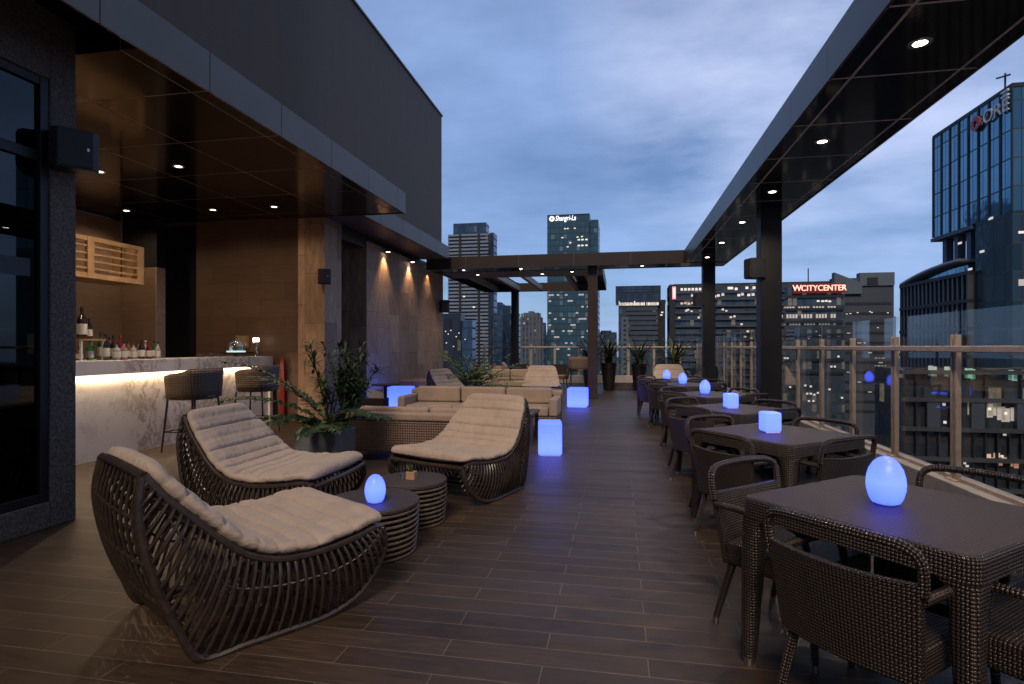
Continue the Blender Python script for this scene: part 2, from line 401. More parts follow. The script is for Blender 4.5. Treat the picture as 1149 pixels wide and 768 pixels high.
# ------------------------------------------------------------------ world, sun, camera
SUN_EL, SUN_AZ = R(44), R(0)      # light travels toward +y and a little +x
def world():
    w=bpy.data.worlds.new('World'); S.world=w; w.use_nodes=True; nt=w.node_tree; h=N(nt)
    bg=nt.nodes['Background']
    sky=h.n('ShaderNodeTexSky'); sky.sky_type='NISHITA'; sky.sun_disc=False
    sky.sun_elevation=SUN_EL; sky.sun_rotation=R(180); sky.ozone_density=4.0; sky.air_density=1.2; sky.dust_density=1.0
    d=h.coord('Generated'); x=h.xyz(d)
    zz=h.m('ADD',h.m('MAXIMUM',x[2],0.0),.22)
    cv=h.n('ShaderNodeCombineXYZ'); h.l(h.m('DIVIDE',x[0],zz),cv.inputs[0]); h.l(h.m('DIVIDE',x[1],zz),cv.inputs[1])
    n1=h.noise(h.map(cv.outputs[0],(.75,1.15,1),(0,0,.5),(3.1,1.7,0)),1.5,8,.56)
    n2=h.noise(h.map(cv.outputs[0],(.3,.6,1),(0,0,.3),(7.9,4.2,0)),1.0,4,.5)
    cl=h.m('ADD',h.m('MULTIPLY',n1,.62),h.m('MULTIPLY',n2,.38))
    f=h.ramp(cl,[(.30,(0,0,0)),(.50,(.45,.45,.45)),(.72,(1,1,1))])
    tint=h.n('ShaderNodeMix',data_type='RGBA',blend_type='MULTIPLY'); tint.inputs[0].default_value=1
    h.l(sky.outputs[0],tint.inputs[6]); tint.inputs[7].default_value=(.62,.84,1.12,1)
    c=h.mix(h.m('MULTIPLY_ADD',f,.80,.12),tint.outputs[2],CLOUD)
    # a bank of brighter cloud to the right of the view, sky dimmed behind and overhead to cut ambient light
    bank=h.n('ShaderNodeVectorMath',operation='DOT_PRODUCT'); nv=h.n('ShaderNodeVectorMath',operation='NORMALIZE'); h.l(d,nv.inputs[0]); h.l(nv.outputs[0],bank.inputs[0]); bank.inputs[1].default_value=Vector((.27,.85,.44)).normalized()
    bk=h.m('MULTIPLY',h.ramp(bank.outputs['Value'],[(.93,(0,0,0)),(1.0,(1,1,1))]),h.ramp(n1,[(.36,(0,0,0)),(.66,(1,1,1))]))
    c=h.mix(h.m('MULTIPLY',bk,.75),c,(11.5,12.5,16.5))
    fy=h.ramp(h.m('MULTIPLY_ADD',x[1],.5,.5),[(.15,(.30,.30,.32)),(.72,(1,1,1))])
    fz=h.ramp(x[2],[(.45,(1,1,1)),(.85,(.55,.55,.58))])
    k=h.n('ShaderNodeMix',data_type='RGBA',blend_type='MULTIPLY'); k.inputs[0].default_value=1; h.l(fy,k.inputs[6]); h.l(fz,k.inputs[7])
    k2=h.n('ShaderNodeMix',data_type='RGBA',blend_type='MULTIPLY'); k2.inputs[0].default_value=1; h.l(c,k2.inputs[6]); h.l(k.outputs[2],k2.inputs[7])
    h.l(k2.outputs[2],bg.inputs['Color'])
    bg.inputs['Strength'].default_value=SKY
SKY=.066; CLOUD=(6.5,9.3,16.0)
world()
sl=bpy.data.lights.new('fill_sun','SUN'); sl.energy=2.2; sl.angle=R(18); sl.color=(1,.78,.60)  # warm fill added in place of floodlights; dusk has no direct sun
so=bpy.data.objects.new('fill_sun',sl); COL.objects.link(so); so.rotation_euler=(R(90)-SUN_EL,0,SUN_AZ)
cam=bpy.data.cameras.new('camera'); co=bpy.data.objects.new('camera',cam); COL.objects.link(co)
co.location=(0,0,H); co.rotation_euler=(R(90),0,A); cam.sensor_width=36; cam.lens=36*F/1149; cam.shift_y=5/1149; cam.clip_end=6000; cam.clip_start=.05
S.camera=co
S.view_settings.view_transform='Standard'; S.view_settings.look='None'; S.view_settings.exposure=0; S.view_settings.gamma=1
S.render.engine='CYCLES'; S.cycles.use_denoising=True; S.cycles.max_bounces=6; S.cycles.transparent_max_bounces=12
S.cycles.caustics_reflective=False; S.cycles.caustics_refractive=False; S.cycles.sample_clamp_indirect=4

def spot(parent, loc, energy, angle=80, col=(1,.74,.5), blend=1.0, direction=(0,0,-1), r=.04):
    l=bpy.data.lights.new('lamp_light','SPOT'); l.energy=energy; l.spot_size=R(angle); l.spot_blend=blend; l.color=col; l.shadow_soft_size=r
    o=bpy.data.objects.new('lamp_light',l); COL.objects.link(o); o.location=loc
    o.rotation_euler=Vector(direction).to_track_quat('-Z','Y').to_euler(); o.parent=parent; return o

# ------------------------------------------------------------------ the ground and deck
o=bx(-14,2.9,-4,22.0,-.3,0).build('deck',M['deck']); o['kind']='structure'
g=MB(); g.v=[Vector(p) for p in ((-2500,-800,-80),(2500,-800,-80),(2500,4500,-80),(-2500,4500,-80))]; g.face([0,1,2,3])
o=g.build('city_ground',M['city_ground']); o['kind']='structure'
hot=thing('deck_building','dark lower storeys of the building carrying the roof deck','building')
bx(-30,2.85,-8,21.9,-80,-.3).build('wall',M['granite'],hot)

# ------------------------------------------------------------------ left building
t=thing('granite_wall','rough dark granite wall with tall dark glazed doors beside bar','wall')
WX=-4.25
m=MB()
m.box(WX-.6,WX,3.62,3.83,0,4.3); m.box(WX-.6,WX,-4,3.62,3.41,4.3); m.box(WX-.6,WX,-4,3.62,0,.20)
m.build('wall',M['granite'],t,bevel=.01)
fr=MB()
for a,b,c,d in ((3.555,3.62,.2,3.41),(1.9,1.96,.2,3.41)): fr.box(WX-.09,WX-.015,a,b,c,d)
for z0,z1 in ((3.345,3.41),(2.77,2.85),(.2,.27)): fr.box(WX-.085,WX-.02,1.96,3.555,z0,z1)
fr.build('door_frame',M['black'],t,bevel=.004)
bx(WX-.055,WX-.045,1.96,3.555,.27,2.77).build('glass_pane',M['winglass'],t)
bx(WX-.055,WX-.045,1.96,3.555,2.85,3.345).build('glass_pane',M['winglass'],t)
bx(WX-.042,WX-.039,2.1,3.50,1.90,2.03).build('frosted_band',M['frost'],t)
bx(WX-.042,WX-.039,2.1,3.42,.98,1.10).build('frosted_band',M['frost'],t)
sc=MB()
for (y0,z0,k) in ((2.95,1.96,1.0),(2.95,1.03,1.6)):
    pts=[(WX-.036,y0+k*.02*i,z0+.028*k*sin(i*1.9)*(1-.05*i)) for i in range(11)]
    sc.tube(pts,.004,4)
sc.build('etched_script',M['frost'],t)
bx(WX-2.6,WX-.6,-4,3.62,3.41,3.45).build('room_ceiling',M['void'],t)
bx(WX-2.65,WX-2.6,-4,3.62,.0,3.45).build('room_wall',M['browntile'],t)
bx(WX-2.6,WX-.6,3.62,3.83,0,3.95).build('side_wall',M['browntile'],t)
bx(-14,WX-2.6,3.62,3.83,0,3.95).build('side_wall',M['browntile'],t)

def speaker(x,y,z,w,d,h,rz,label,arm,group='wall speakers'):
    s=thing('wall_speaker',label,'speaker',(x,y,z),rz,group)
    bd=MB().prism([(-d*.5,-w*.5),(d*.3,-w*.5),(d*.5,-w*.36),(d*.5,w*.36),(d*.3,w*.5),(-d*.5,w*.5)],-h/2,h/2)
    bd.build('cabinet',M['speaker'],s,bevel=.008)
    bx(d*.5,d*.5+.008,-w*.34,w*.34,-h*.44,h*.44).build('grille',M['grille'],s)
    MB().tube([(-d*.5,0,0),(-d*.5-arm*.6,0,0),(-d*.5-arm,0,-.02)],.014,8).build('bracket',M['black'],s)
    bx(-d*.5-arm-.012,-d*.5-arm,-.05,.05,-.07,.07).build('mounting_plate',M['black'],s)
    bx(d*.5+.008,d*.5+.011,w*.24,w*.29,-.012,.012).build('badge',M['chrome'],s)
    return s
speaker(WX+.13,3.70,2.88,.30,.20,.30,R(-40),'black loudspeaker bracketed to rough granite beside the glazed doors',.06)

# main canopy over the bar
CZ=3.71; CT=4.06; CX=-3.66; CYE=9.45
t=thing('bar_canopy','dark flat canopy with brown glossy soffit over the bar','canopy')
sf=bx(-13.9,CX-.02,3.84,CYE-.02,CZ,CZ+.1); sf.build('soffit',M['soffit'],t)
bx(WX-.0,CX-.02,-4,3.84,CZ+.22,CZ+.3).build('soffit',M['soffit'],t)
bx(CX-.02,CX,-4,CYE,CZ-.012,CT).build('fascia',M['fascia'],t)
bx(-13.9,CX-.022,CYE-.02,CYE,CZ-.012,CT).build('fascia',M['fascia'],t)
bx(-13.9,CX-.022,-4,CYE-.022,CT-.03,CT-.005).build('roof_sheet',M['fascia'],t)
def downlight(parent,x,y,z,mat,energy,angle=85,r=.055,col=(1,.74,.5),direction=(0,0,-1)):
    d=MB().lathe([(r*.78,-.004),(r*1.25,-.006),(r*1.3,0),(r*.8,.0)],20,caps=False).build('downlight',M['steel'],parent,(x,y,z),smooth=True)
    MB().lathe([(0.0001,-.003),(r*.78,-.003)],20).build('lens',mat,d)
    if energy: spot(d,(0,0,-.03),energy,angle,col,direction=direction)
for x,y,e in ((-5.6,4.3,75),(-5.6,6.46,200),(-6.8,6.46,38),(-5.65,8.62,26),(-6.8,8.62,20),(-8.3,8.4,38),(-8.3,5.2,45)): downlight(t,x,y,CZ,M['warm_soft'],e,150)  # nearest one is added out of view to brighten the bar front

# storey above the canopy
t=thing('upper_wall','tall dark ribbed upper wall rising above the canopy','wall')
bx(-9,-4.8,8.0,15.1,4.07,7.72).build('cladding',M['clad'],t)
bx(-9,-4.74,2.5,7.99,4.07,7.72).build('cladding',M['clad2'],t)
bx(-9.05,-4.77,8.0,15.13,7.72,7.76).build('coping',M['fascia'],t)
# second canopy beyond the bar
t=thing('wall_canopy','narrow grey canopy edge along the tiled wall top','canopy')
bx(-4.48,-4.45,9.46,14.65,3.71,4.04).build('fascia',M['fascia'],t)
bx(-9,-4.482,9.46,14.62,3.72,3.76).build('soffit',M['fascia'],t)
bx(-9,-4.482,9.46,14.62,4.02,4.05).build('roof_sheet',M['fascia'],t)
bx(-5.2,-4.482,14.62,14.65,3.72,4.02).build('end_panel',M['fascia'],t)
# tiled wall, gap and pillar
TX=-5.2
t=thing('tiled_wall','brown stone tiled wall with three lit wall washers','wall')
bx(-9,TX,11.2,16.5,0,3.60).build('wall',M['tile'],t)
bx(-9,TX-.05,11.2,16.45,3.60,3.72).build('head_strip',M['black'],t)
for y in (12.1,13.65,15.05):
    d=MB().lathe([(.05,-.05),(.055,-.02),(.055,.05),(0.001,.05)],16,caps=False).build('wall_washer',M['black'],t,(TX+.10,y,3.55),smooth=True)
    MB().lathe([(.0001,-.048),(.045,-.048)],16).build('lens',M['warm'],d)
    spot(d,(0,0,-.07),48,85,(1,.66,.38),.8,(-.12,0,-1),.02)
t=thing('tiled_pillar','pale stone tiled pillar at the end of the bar','pillar')
bx(-5.72,TX,9.46,10.1,0,3.73).build('shaft',M['tile'],t)
t=thing('door_recess','narrow black doorway between pillar and tiled wall','doorway')
bx(-6.4,TX-.55,10.1,11.2,0,3.7).build('dark_door',M['void'],t)
bx(TX-.3,TX-.02,10.1,11.2,3.45,3.70).build('lintel',M['darkwood'],t)
speaker(TX+.06,9.35,2.62,.22,.2,.26,R(-62),'small black loudspeaker on the pale tiled pillar',.08)
speaker(TX+.2,16.0,2.55,.26,.24,.36,R(-60),'black loudspeaker at far end of the tiled wall',.14)
# bar back walls
t=thing('brown_wall','dark brown tiled wall behind the bar end','wall')
bx(-7.85,-5.722,9.5,9.7,0,3.73).build('wall',M['browntile'],t)
t=thing('back_bar_wall','warmly lit tan tiled wall behind the bottles','wall')
bx(-9.2,-9.0,3.84,9.0,0,3.68).build('wall',M['bartile'],t)
t=thing('return_wall','dim tan tiled wall end with bright edge behind bar','wall')
bx(-9.0,-8.27,9.0,9.2,0,2.82).build('wall',M['bartile'],t)
bx(-8.268,-8.25,8.99,9.2,0,2.82).build('edge_trim',M['rail'],t)
t=thing('service_opening','black service opening between two brown walls','doorway')
bx(-10,-7.86,9.75,9.85,0,3.74).build('dark_panel',M['void'],t)
bx(-9.0,-8.25,9.0,9.2,2.825,3.73).build('dark_head',M['void'],t)

# bar counter
BX=-6.17; BZ=1.205
t=thing('bar_counter','long white veined marble bar counter with glowing under edge','bar')
bx(-6.95,BX,3.9,9.38,1.035,BZ).build('countertop',M['marble'],t,bevel=.004)
bx(-6.5,BX-.045,3.9,9.30,0,1.03).build('front_panel',M['marble'],t)
bx(-6.95,BX-.002,9.30,9.38,0,1.032).build('end_panel',M['marble'],t)
bx(BX-.043,BX-.028,3.9,9.29,1.016,1.034).build('light_strip',M['led'],t)
l=bpy.data.lights.new('strip_light','AREA'); l.shape='RECTANGLE'; l.size=5.2; l.size_y=.03; l.energy=34; l.color=(1,.72,.42)
lo=bpy.data.objects.new('strip_light',l); COL.objects.link(lo); lo.location=(BX-.02,6.6,1.02); lo.parent=t
_z=Vector((.22,0,1)).normalized(); _x=Vector((0,1,0)); _y=_z.cross(_x)
lo.rotation_euler=Matrix((_x,_y,_z)).transposed().to_euler()
# hanging rack
t=thing('hanging_rack','wooden slatted rack hung above the bottles','rack',(-7.0,0,0))
fr=MB()
for z0,z1 in ((2.30,2.37),(2.80,2.86)): fr.box(-.02,.02,4.2,7.37,z0,z1)
for y in (4.2,5.4,6.45,7.27): fr.box(-.025,.025,y,y+.1,2.30,2.86)
fr.build('frame',M['wood_light'],t)
sl_=MB()
for k in range(4): sl_.box(-.012,.012,4.3,7.27,2.42+.1*k,2.445+.1*k)
sl_.build('slats',M['wood_light'],t)
bx(-.5,-.03,4.2,7.37,2.30,2.33).build('shelf',M['wood_light'],t)
bx(-.5,-.03,7.33,7.37,2.335,2.86).build('end_panel',M['wood_light'],t)
hg=MB()
for y in (4.4,7.2): hg.tube([(-.2,y,2.33),(-.2,y,3.71)],.012,6)
hg.build('hanger_rod',M['black'],t)
# things on the bar
def bottle(x,y,h,r,col,label,lab=(.7,.66,.58),z=BZ,cap=(.05,.04,.04),neck=.3):
    key='bottle_%02d_%02d_%02d'%tuple(int(c*99) for c in col)
    if key not in M:
        mm,nt,p=newmat(key); p.inputs['Base Color'].default_value=(*col,1); p.inputs['Roughness'].default_value=.08; p.inputs['Coat Weight'].default_value=.5
        M[key]=mm
        mm,nt,p=newmat(key+'_l'); p.inputs['Base Color'].default_value=(*lab,1); p.inputs['Roughness'].default_value=.6; M[key+'l']=mm
        mm,nt,p=newmat(key+'_c'); p.inputs['Base Color'].default_value=(*cap,1); p.inputs['Roughness'].default_value=.35; M[key+'c']=mm
    b=thing('bottle',label,'bottle',(x,y,z),0,'bottles on the bar')
    n=.30*r/.04
    MB().lathe([(r*.9,0),(r,.01),(r,h*.58),(r*.85,h*.66),(r*.36,h*.76),(r*.32,h*.93)],16).build('glass_body',M[key],b,smooth=True)
    MB().lathe([(r*1.015,h*.14),(r*1.02,h*.15),(r*1.02,h*.46),(r*1.015,h*.47)],16).build('paper_label',M[key+'l'],b,smooth=True)
    MB().lathe([(r*.40,h*.90),(r*.42,h*.91),(r*.42,h),(0.001,h)],12).build('cap',M[key+'c'],b,smooth=True)
def barpos(px, X): 
    ph=atan((px-574.5)/F)-A
    return X/tan(ph)
G=(.02,.09,.02); D=(.02,.012,.01); RD=(.16,.01,.02); AM=(.18,.07,.02); CL=(.35,.36,.34)
bt=[(92,-6.62,.40,.055,D,'tall black bottle standing on the small wire bottle shelf',1.205+.27),
 (100,-6.62,.26,.036,D,'slim dark bottle beside the tall one on the shelf',1.205+.27),
 (101,-6.60,.25,.04,(.04,.30,.03),'bright green bottle sitting inside the small shelf',None),
 (89,-6.60,.18,.04,AM,'squat amber bottle inside the small shelf',None),
 (113,-6.66,.36,.037,G,'slender green bottle at front of the row by the shelf',None),
 (119,-6.50,.33,.045,D,'dark wine bottle with big cream label',None),
 (123,-6.75,.30,.04,AM,'amber bottle tucked behind the cream label bottle',None),
 (127,-6.58,.32,.036,D,'black bottle with pale neck in the row',None),
 (131,-6.45,.22,.045,CL,'short clear bottle in front of the row',None),
 (135,-6.62,.32,.04,RD,'red capped bottle in the middle of the row',None),
 (139,-6.42,.24,.042,(.28,.16,.14),'pinkish bottle with white label in front',None),
 (144,-6.66,.25,.036,AM,'golden brown bottle right of the red capped one',None),
 (150,-6.5,.22,.04,CL,'clear squat decanter bottle near row centre',None),
 (155,-6.62,.25,.036,AM,'brown bottle with pale top',None),
 (159,-6.45,.27,.04,D,'black bottle with silver shoulder label',None),
 (163,-6.66,.26,.036,(.3,.3,.26),'frosted pale bottle at the back of the row',None),
 (167,-6.5,.25,.04,RD,'ruby red bottle near the row end',None),
 (173,-6.6,.26,.036,G,'dark green bottle next to the last one',None),
 (177,-6.5,.24,.034,CL,'clear slim bottle ending the row',None)]
for i,(px,X,h,r,c,lab,z) in enumerate(bt):
    y=barpos(px,X); bottle(X,y,h,r,c,lab,z=z or BZ,cap=(.5,.02,.02) if 'red capped' in lab else ((.8,.78,.7) if 'pale' in lab or 'cream' in lab else (.05,.04,.04)))
y0=barpos(84,-6.6); y1=barpos(109,-6.6)
t=thing('bottle_shelf','small pale wire bottle shelf at the left end of bar','shelf',(-6.6,0,BZ))
m=MB()
for y in (y0,y1):
    for x in (-.09,.09): m.box(x-.012,x+.012,y-.012,y+.012,0,.265)
m.build('leg_frame',M['white'],t)
bx(-.11,.11,y0-.03,y1+.03,.25,.268).build('shelf_board',M['wood_light'],t)
# glass cake dome
y=barpos(265,-6.5)
t=thing('cake_dome','clear glass cake dome glowing pale on a dark tray','dome',(-6.5,y,BZ))
bx(-.16,.16,-.26,.26,.05,.075).build('tray',M['black'],t)
MB().lathe([(.05,0),(.04,.05)],12).build('foot',M['chrome'],t)
MB().lathe([(.15,.076),(.15,.10),(0.001,.10)],20).build('glow_disc',emit('dome_glow',(.7,.9,1),1.0),t)  # this disc emits light itself to give the dome its pale glow
MB().lathe([(.17,.076),(.172,.16),(.15,.23),(.10,.285),(.03,.305),(0.001,.306)],24).build('glass_cover',glassmat('dome_glass',(.85,.9,.92),.10),t,smooth=True)
MB().lathe([(.02,.305),(.026,.325),(0.001,.345)],12).build('knob',M['chrome'],t,smooth=True)
for k in range(4):
    a=k*1.7; 
    MB().lathe([(0.001,.10),(.035,.11),(.045,.14),(.03,.175),(0.001,.185)],12,(.07*cos(a),.07*sin(a),0)).build('pastry',[M['leaf'],M['wood_light'],M['white'],M['leaf_dark']][k],t,smooth=True)
y=barpos(284,-6.45)
t=thing('candelabra','curly silver two light lamp standing on the bar end','lamp',(-6.45,y+.1,BZ))
MB().tube([(0,0,0),(.01,.01,.06),(-.012,0,.12),(.012,0,.18),(0,0,.23)],.011,8).build('stem',M['chrome'],t,smooth=True)
MB().tube([(0,0,.23),(0,-.06,.24),(0,-.1,.23),(0,-.2,.235)],.01,8).build('arm',M['chrome'],t,smooth=True)
MB().lathe([(.05,0),(.045,.012),(.012,.02)],16).build('foot',M['chrome'],t,smooth=True)
for dy in (-.06,.03):
    MB().lathe([(.022,.255),(.032,.28),(.03,.33),(0.001,.335)],12,(0,dy,0)).build('lamp_shade',M['lamp_shade'],t,smooth=True)
y=barpos(298,-6.75)
t=tag(bx(-.02,.02,-.16,.16,0,.22).build('menu_card',M['wood_light'],None,(-6.75,barpos(272,-6.75),BZ+.15)),'small tan card standing behind the glass dome','card')
for k,px in enumerate((222,228,234,240,246)):
    g=MB().lathe([(.028,0),(.034,.07),(.031,.07),(.026,.006),(0.001,.006)],14).build('tumbler',M['glass'],None,(-6.4-.05*(k%2),barpos(px,-6.42),BZ),smooth=True)
    tag(g,'small clear tumbler lined up left of the cake dome','glass','tumblers lined up on the bar')
t=thing('red_panel','narrow upright red panel standing at the bar end','panel',(-6.0,9.42,0))
bx(-.04,.04,-.02,.02,.02,1.15).build('board',M['red'],t,bevel=.004)
bx(-.1,.1,-.045,.035,0,.02).build('base',M['black'],t)

# bar stools
def barstool(label, loc, rz, mat=None, group='wicker bar stools'):
    s=thing('bar_stool',label,'bar stool',loc,rz,group)
    w=M['weave_brown']
    # faces -x local (toward bar); back at +x
    pts=[]
    rows=[]
    n=36
    for z,k in ((.70,.0),(.80,.012),(.90,.02),(1.0,.03),(1.09,.035)):
        r=[]
        for i in range(n+1):
            a=-1+2*i/n; ang=a*R(112)
            sq=lambda v: abs(v)**.55*(1 if v>0 else -1)
            x=.28*sq(cos(ang)); y=.31*sq(sin(ang))
            zz=z-(.0 if z<.9 else .10*max(0,abs(a)-.55)/.45*(z-.85)/.24)
            r.append((x*(1+k*2),y*(1+k*2),zz))
        rows.append(r)
    b=MB().sheet(rows)
    o=b.build('backrest',w,s,smooth=True); md=o.modifiers.new('s','SOLIDIFY'); md.thickness=.02
    MB().lathe([(.28,.68),(.295,.70),(.29,.735),(0.001,.74)],20).build('seat',w,s,smooth=True)
    MB().lathe([(.20,.742),(.215,.76),(.2,.785),(0.001,.79)],20).build('cushion',M['fabric'],s,smooth=True)
    for sx in (-1,1):
        for sy in (-1,1):
            MB().tube([(sx*.20,sy*.22,.69),(sx*.25,sy*.27,0)],[.014,.011],8).build('leg',M['black'],s,smooth=True)
    q=.232; q2=.25
    MB().tube([(q,q2,.26),(-q,q2,.26),(-q,-q2,.26),(q,-q2,.26)],.009,6,closed=True).build('footrest',M['black'],s)
    return s
bs=barstool('brown wicker bar stool nearest the camera at the marble bar',(-5.62,6.75,0),R(0))
dup(bs,(-5.62,8.1,0),R(8),'brown wicker bar stool half hidden behind arching palm leaves')

# ------------------------------------------------------------------ pergola
BZ0=3.48; BZ1=3.80
t=thing('pergola_beam','long dark glossy overhead beam above the dining tables','beam')
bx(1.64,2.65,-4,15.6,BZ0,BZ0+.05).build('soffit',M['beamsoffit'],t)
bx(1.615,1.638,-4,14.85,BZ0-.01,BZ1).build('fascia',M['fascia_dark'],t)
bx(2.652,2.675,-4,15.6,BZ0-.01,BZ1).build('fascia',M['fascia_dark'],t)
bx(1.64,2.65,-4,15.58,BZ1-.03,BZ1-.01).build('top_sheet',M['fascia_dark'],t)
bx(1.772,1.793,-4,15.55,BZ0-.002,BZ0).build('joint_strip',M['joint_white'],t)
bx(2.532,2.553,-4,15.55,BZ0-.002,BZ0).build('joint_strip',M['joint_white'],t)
for k in range(-1,7): downlight(t,2.05,2.47+1.93*k,BZ0,M['warm'],105,140,.058,(1,.80,.60))
t=thing('cross_beam','dark beam crossing from tiled wall to pergola corner','beam')
bx(-5.15,2.65,14.85,14.87,BZ0-.01,BZ1).build('face_panel',M['beamx'],t)
bx(-5.15,1.637,14.872,15.6,BZ0,BZ0+.05).build('soffit',M['beamsoffit'],t)
bx(-5.15,2.65,15.6,15.62,BZ0-.01,BZ1).build('face_panel',M['beamx'],t)
for x in (-4.2,-2.6,-.6,.6): downlight(t,x,15.2,BZ0,M['warm'],24,110,.05)
t=thing('rear_canopy','far dark canopy frame of joists beyond the cross beam','canopy')
bx(-5.1,-.45,15.63,17.2,BZ0+.02,BZ0+.07).build('soffit',simple('rear_soffit',(.30,.25,.21),.4,var=.2),t)
bx(-5.1,-.45,21.5,21.55,BZ0-.01,BZ1).build('face_panel',M['beamx'],t)
bx(-.47,-.45,17.2,21.5,BZ0-.01,BZ1).build('face_panel',M['beamx'],t)
bx(-5.1,-5.08,15.63,21.5,BZ0-.01,BZ1).build('face_panel',M['beamx'],t)
for x in (-4.6,-3.75,-2.9,-1.55,-.95):
    bx(x-.06,x+.06,17.2,21.5,BZ0+.02,BZ0+.2).build('joist',M['strip'],t)
bx(-5.1,-3.75,17.2,21.5,BZ1-.05,BZ1-.03).build('roof_sheet',simple('rear_roof',(.2,.15,.13),.6),t)
bx(-1.55,-.47,17.2,21.5,BZ1-.05,BZ1-.03).build('roof_sheet',M['winglass'],t)
for x,y in ((-4.1,16.4),(-2.2,16.6),(-1.3,16.2)): downlight(t,x,y,BZ0+.02,M['warm'],24,110,.05)
def column(x,y,w,z1,mat,label,d=None):
    c=thing('column',label,'column',(x,y,0)); d=d or w
    bx(-w/2,w/2,-d/2,d/2,.012,z1).build('shaft',mat,c,bevel=.008)
    bx(-w/2-.03,w/2+.03,-d/2-.03,d/2+.03,0,.012).build('base_plate',M['black'],c)
    bx(-w/2+.03,-w/2+.06,-d/2-.008,-d/2-.001,.1,z1-.1).build('edge_trim',M['strip'],c) if mat is M['column'] and w>.3 else None
    return c
column(2.25,9.27,.30,BZ0,M['column'],'near black steel column between the tables and railing')
column(2.25,15.25,.30,BZ0,M['column'],'black steel column under the pergola corner')
column(-.68,15.22,.24,BZ0,M['column_brown'],'brown steel column under the cross beam by tall planters')
column(xat(578,21.2),21.2,.26,BZ0+.3,M['column'],'slim black column holding the rear canopy edge')
speaker(2.02,9.18,2.56,.26,.22,.30,R(200),'grey faced loudspeaker on the near black column',.04)
speaker(2.0,15.15,2.58,.24,.22,.32,R(200),'dark loudspeaker on the pergola corner column',.03)

# ------------------------------------------------------------------ railings and kerbs
RX=2.70; KZ=.29
t=thing('side_kerb','pale low concrete kerb under the side railing','kerb')
bx(RX-.10,RX+.16,-4,21.9,0,KZ).build('wall',M['concrete'],t,bevel=.008)
t=thing('far_kerb','pale low concrete kerb under the far railing','kerb')
bx(-6,RX-.102,21.6,21.85,0,KZ).build('wall',M['concrete'],t,bevel=.008)
t=thing('planter_kerb','low timber faced step in front of the far planters','step')
bx(-.2,RX-.11,18.75,19.0,0,.20).build('riser',simple('step_wood',(.18,.14,.115),.6),t)
t=thing('side_railing','bronze and glass railing along the city side of deck','railing')
Y0=.3; dy=1.04; ys=[5.235+dy*k for k in range(-9,16)]
ys=[y for y in ys if -3<y<21.5]
def post(x,y,par,ax,big=True):
    m=MB()
    for s in (-1,1):
        a=.028
        if ax=='y': m.box(x-.02,x+.02,y+s*a-.014,y+s*a+.014,KZ,1.475)
        else: m.box(x+s*a-.014,x+s*a+.014,y-.02,y+.02,KZ,1.475)
    if ax=='y': m.box(x-.012,x+.012,y-.013,y+.013,KZ,1.30); m.box(x-.05,x+.05,y-.07,y+.07,KZ,KZ+.012)
    else: m.box(x-.013,x+.013,y-.012,y+.012,KZ,1.30); m.box(x-.07,x+.07,y-.05,y+.05,KZ,KZ+.012)
    p=m.build('post',M['rail'],par,bevel=.003)
    MB().tube([(x,y,1.46),(x,y,1.68)],.006,6).build('glass_pin',M['steel'],p)
for i,y in enumerate(ys):
    post(RX,y,t,'y')
    if i: bx(RX+.03,RX+.042,ys[i-1]+.02,y-.02,KZ+.03,1.67).build('glass_pane',M['glass'],t)
bx(RX-.065,RX-.022,-3,21.4,1.335,1.385).build('handrail',M['rail'],t,bevel=.006)
bx(RX-.01,RX+.05,-3,21.4,KZ+.001,KZ+.03).build('base_channel',M['rail'],t)
t=thing('far_railing','bronze and glass railing across the far deck end','railing')
xs=[RX-.5-.92*k for k in range(9)]
for i,x in enumerate(xs):
    post(x,21.7,t,'x')
    if i: bx(x+.02,xs[i-1]-.02,21.74,21.752,KZ+.03,1.67).build('glass_pane',M['glass'],t)
bx(xs[-1],RX-.1,21.63,21.675,1.335,1.385).build('handrail',M['rail'],t,bevel=.006)

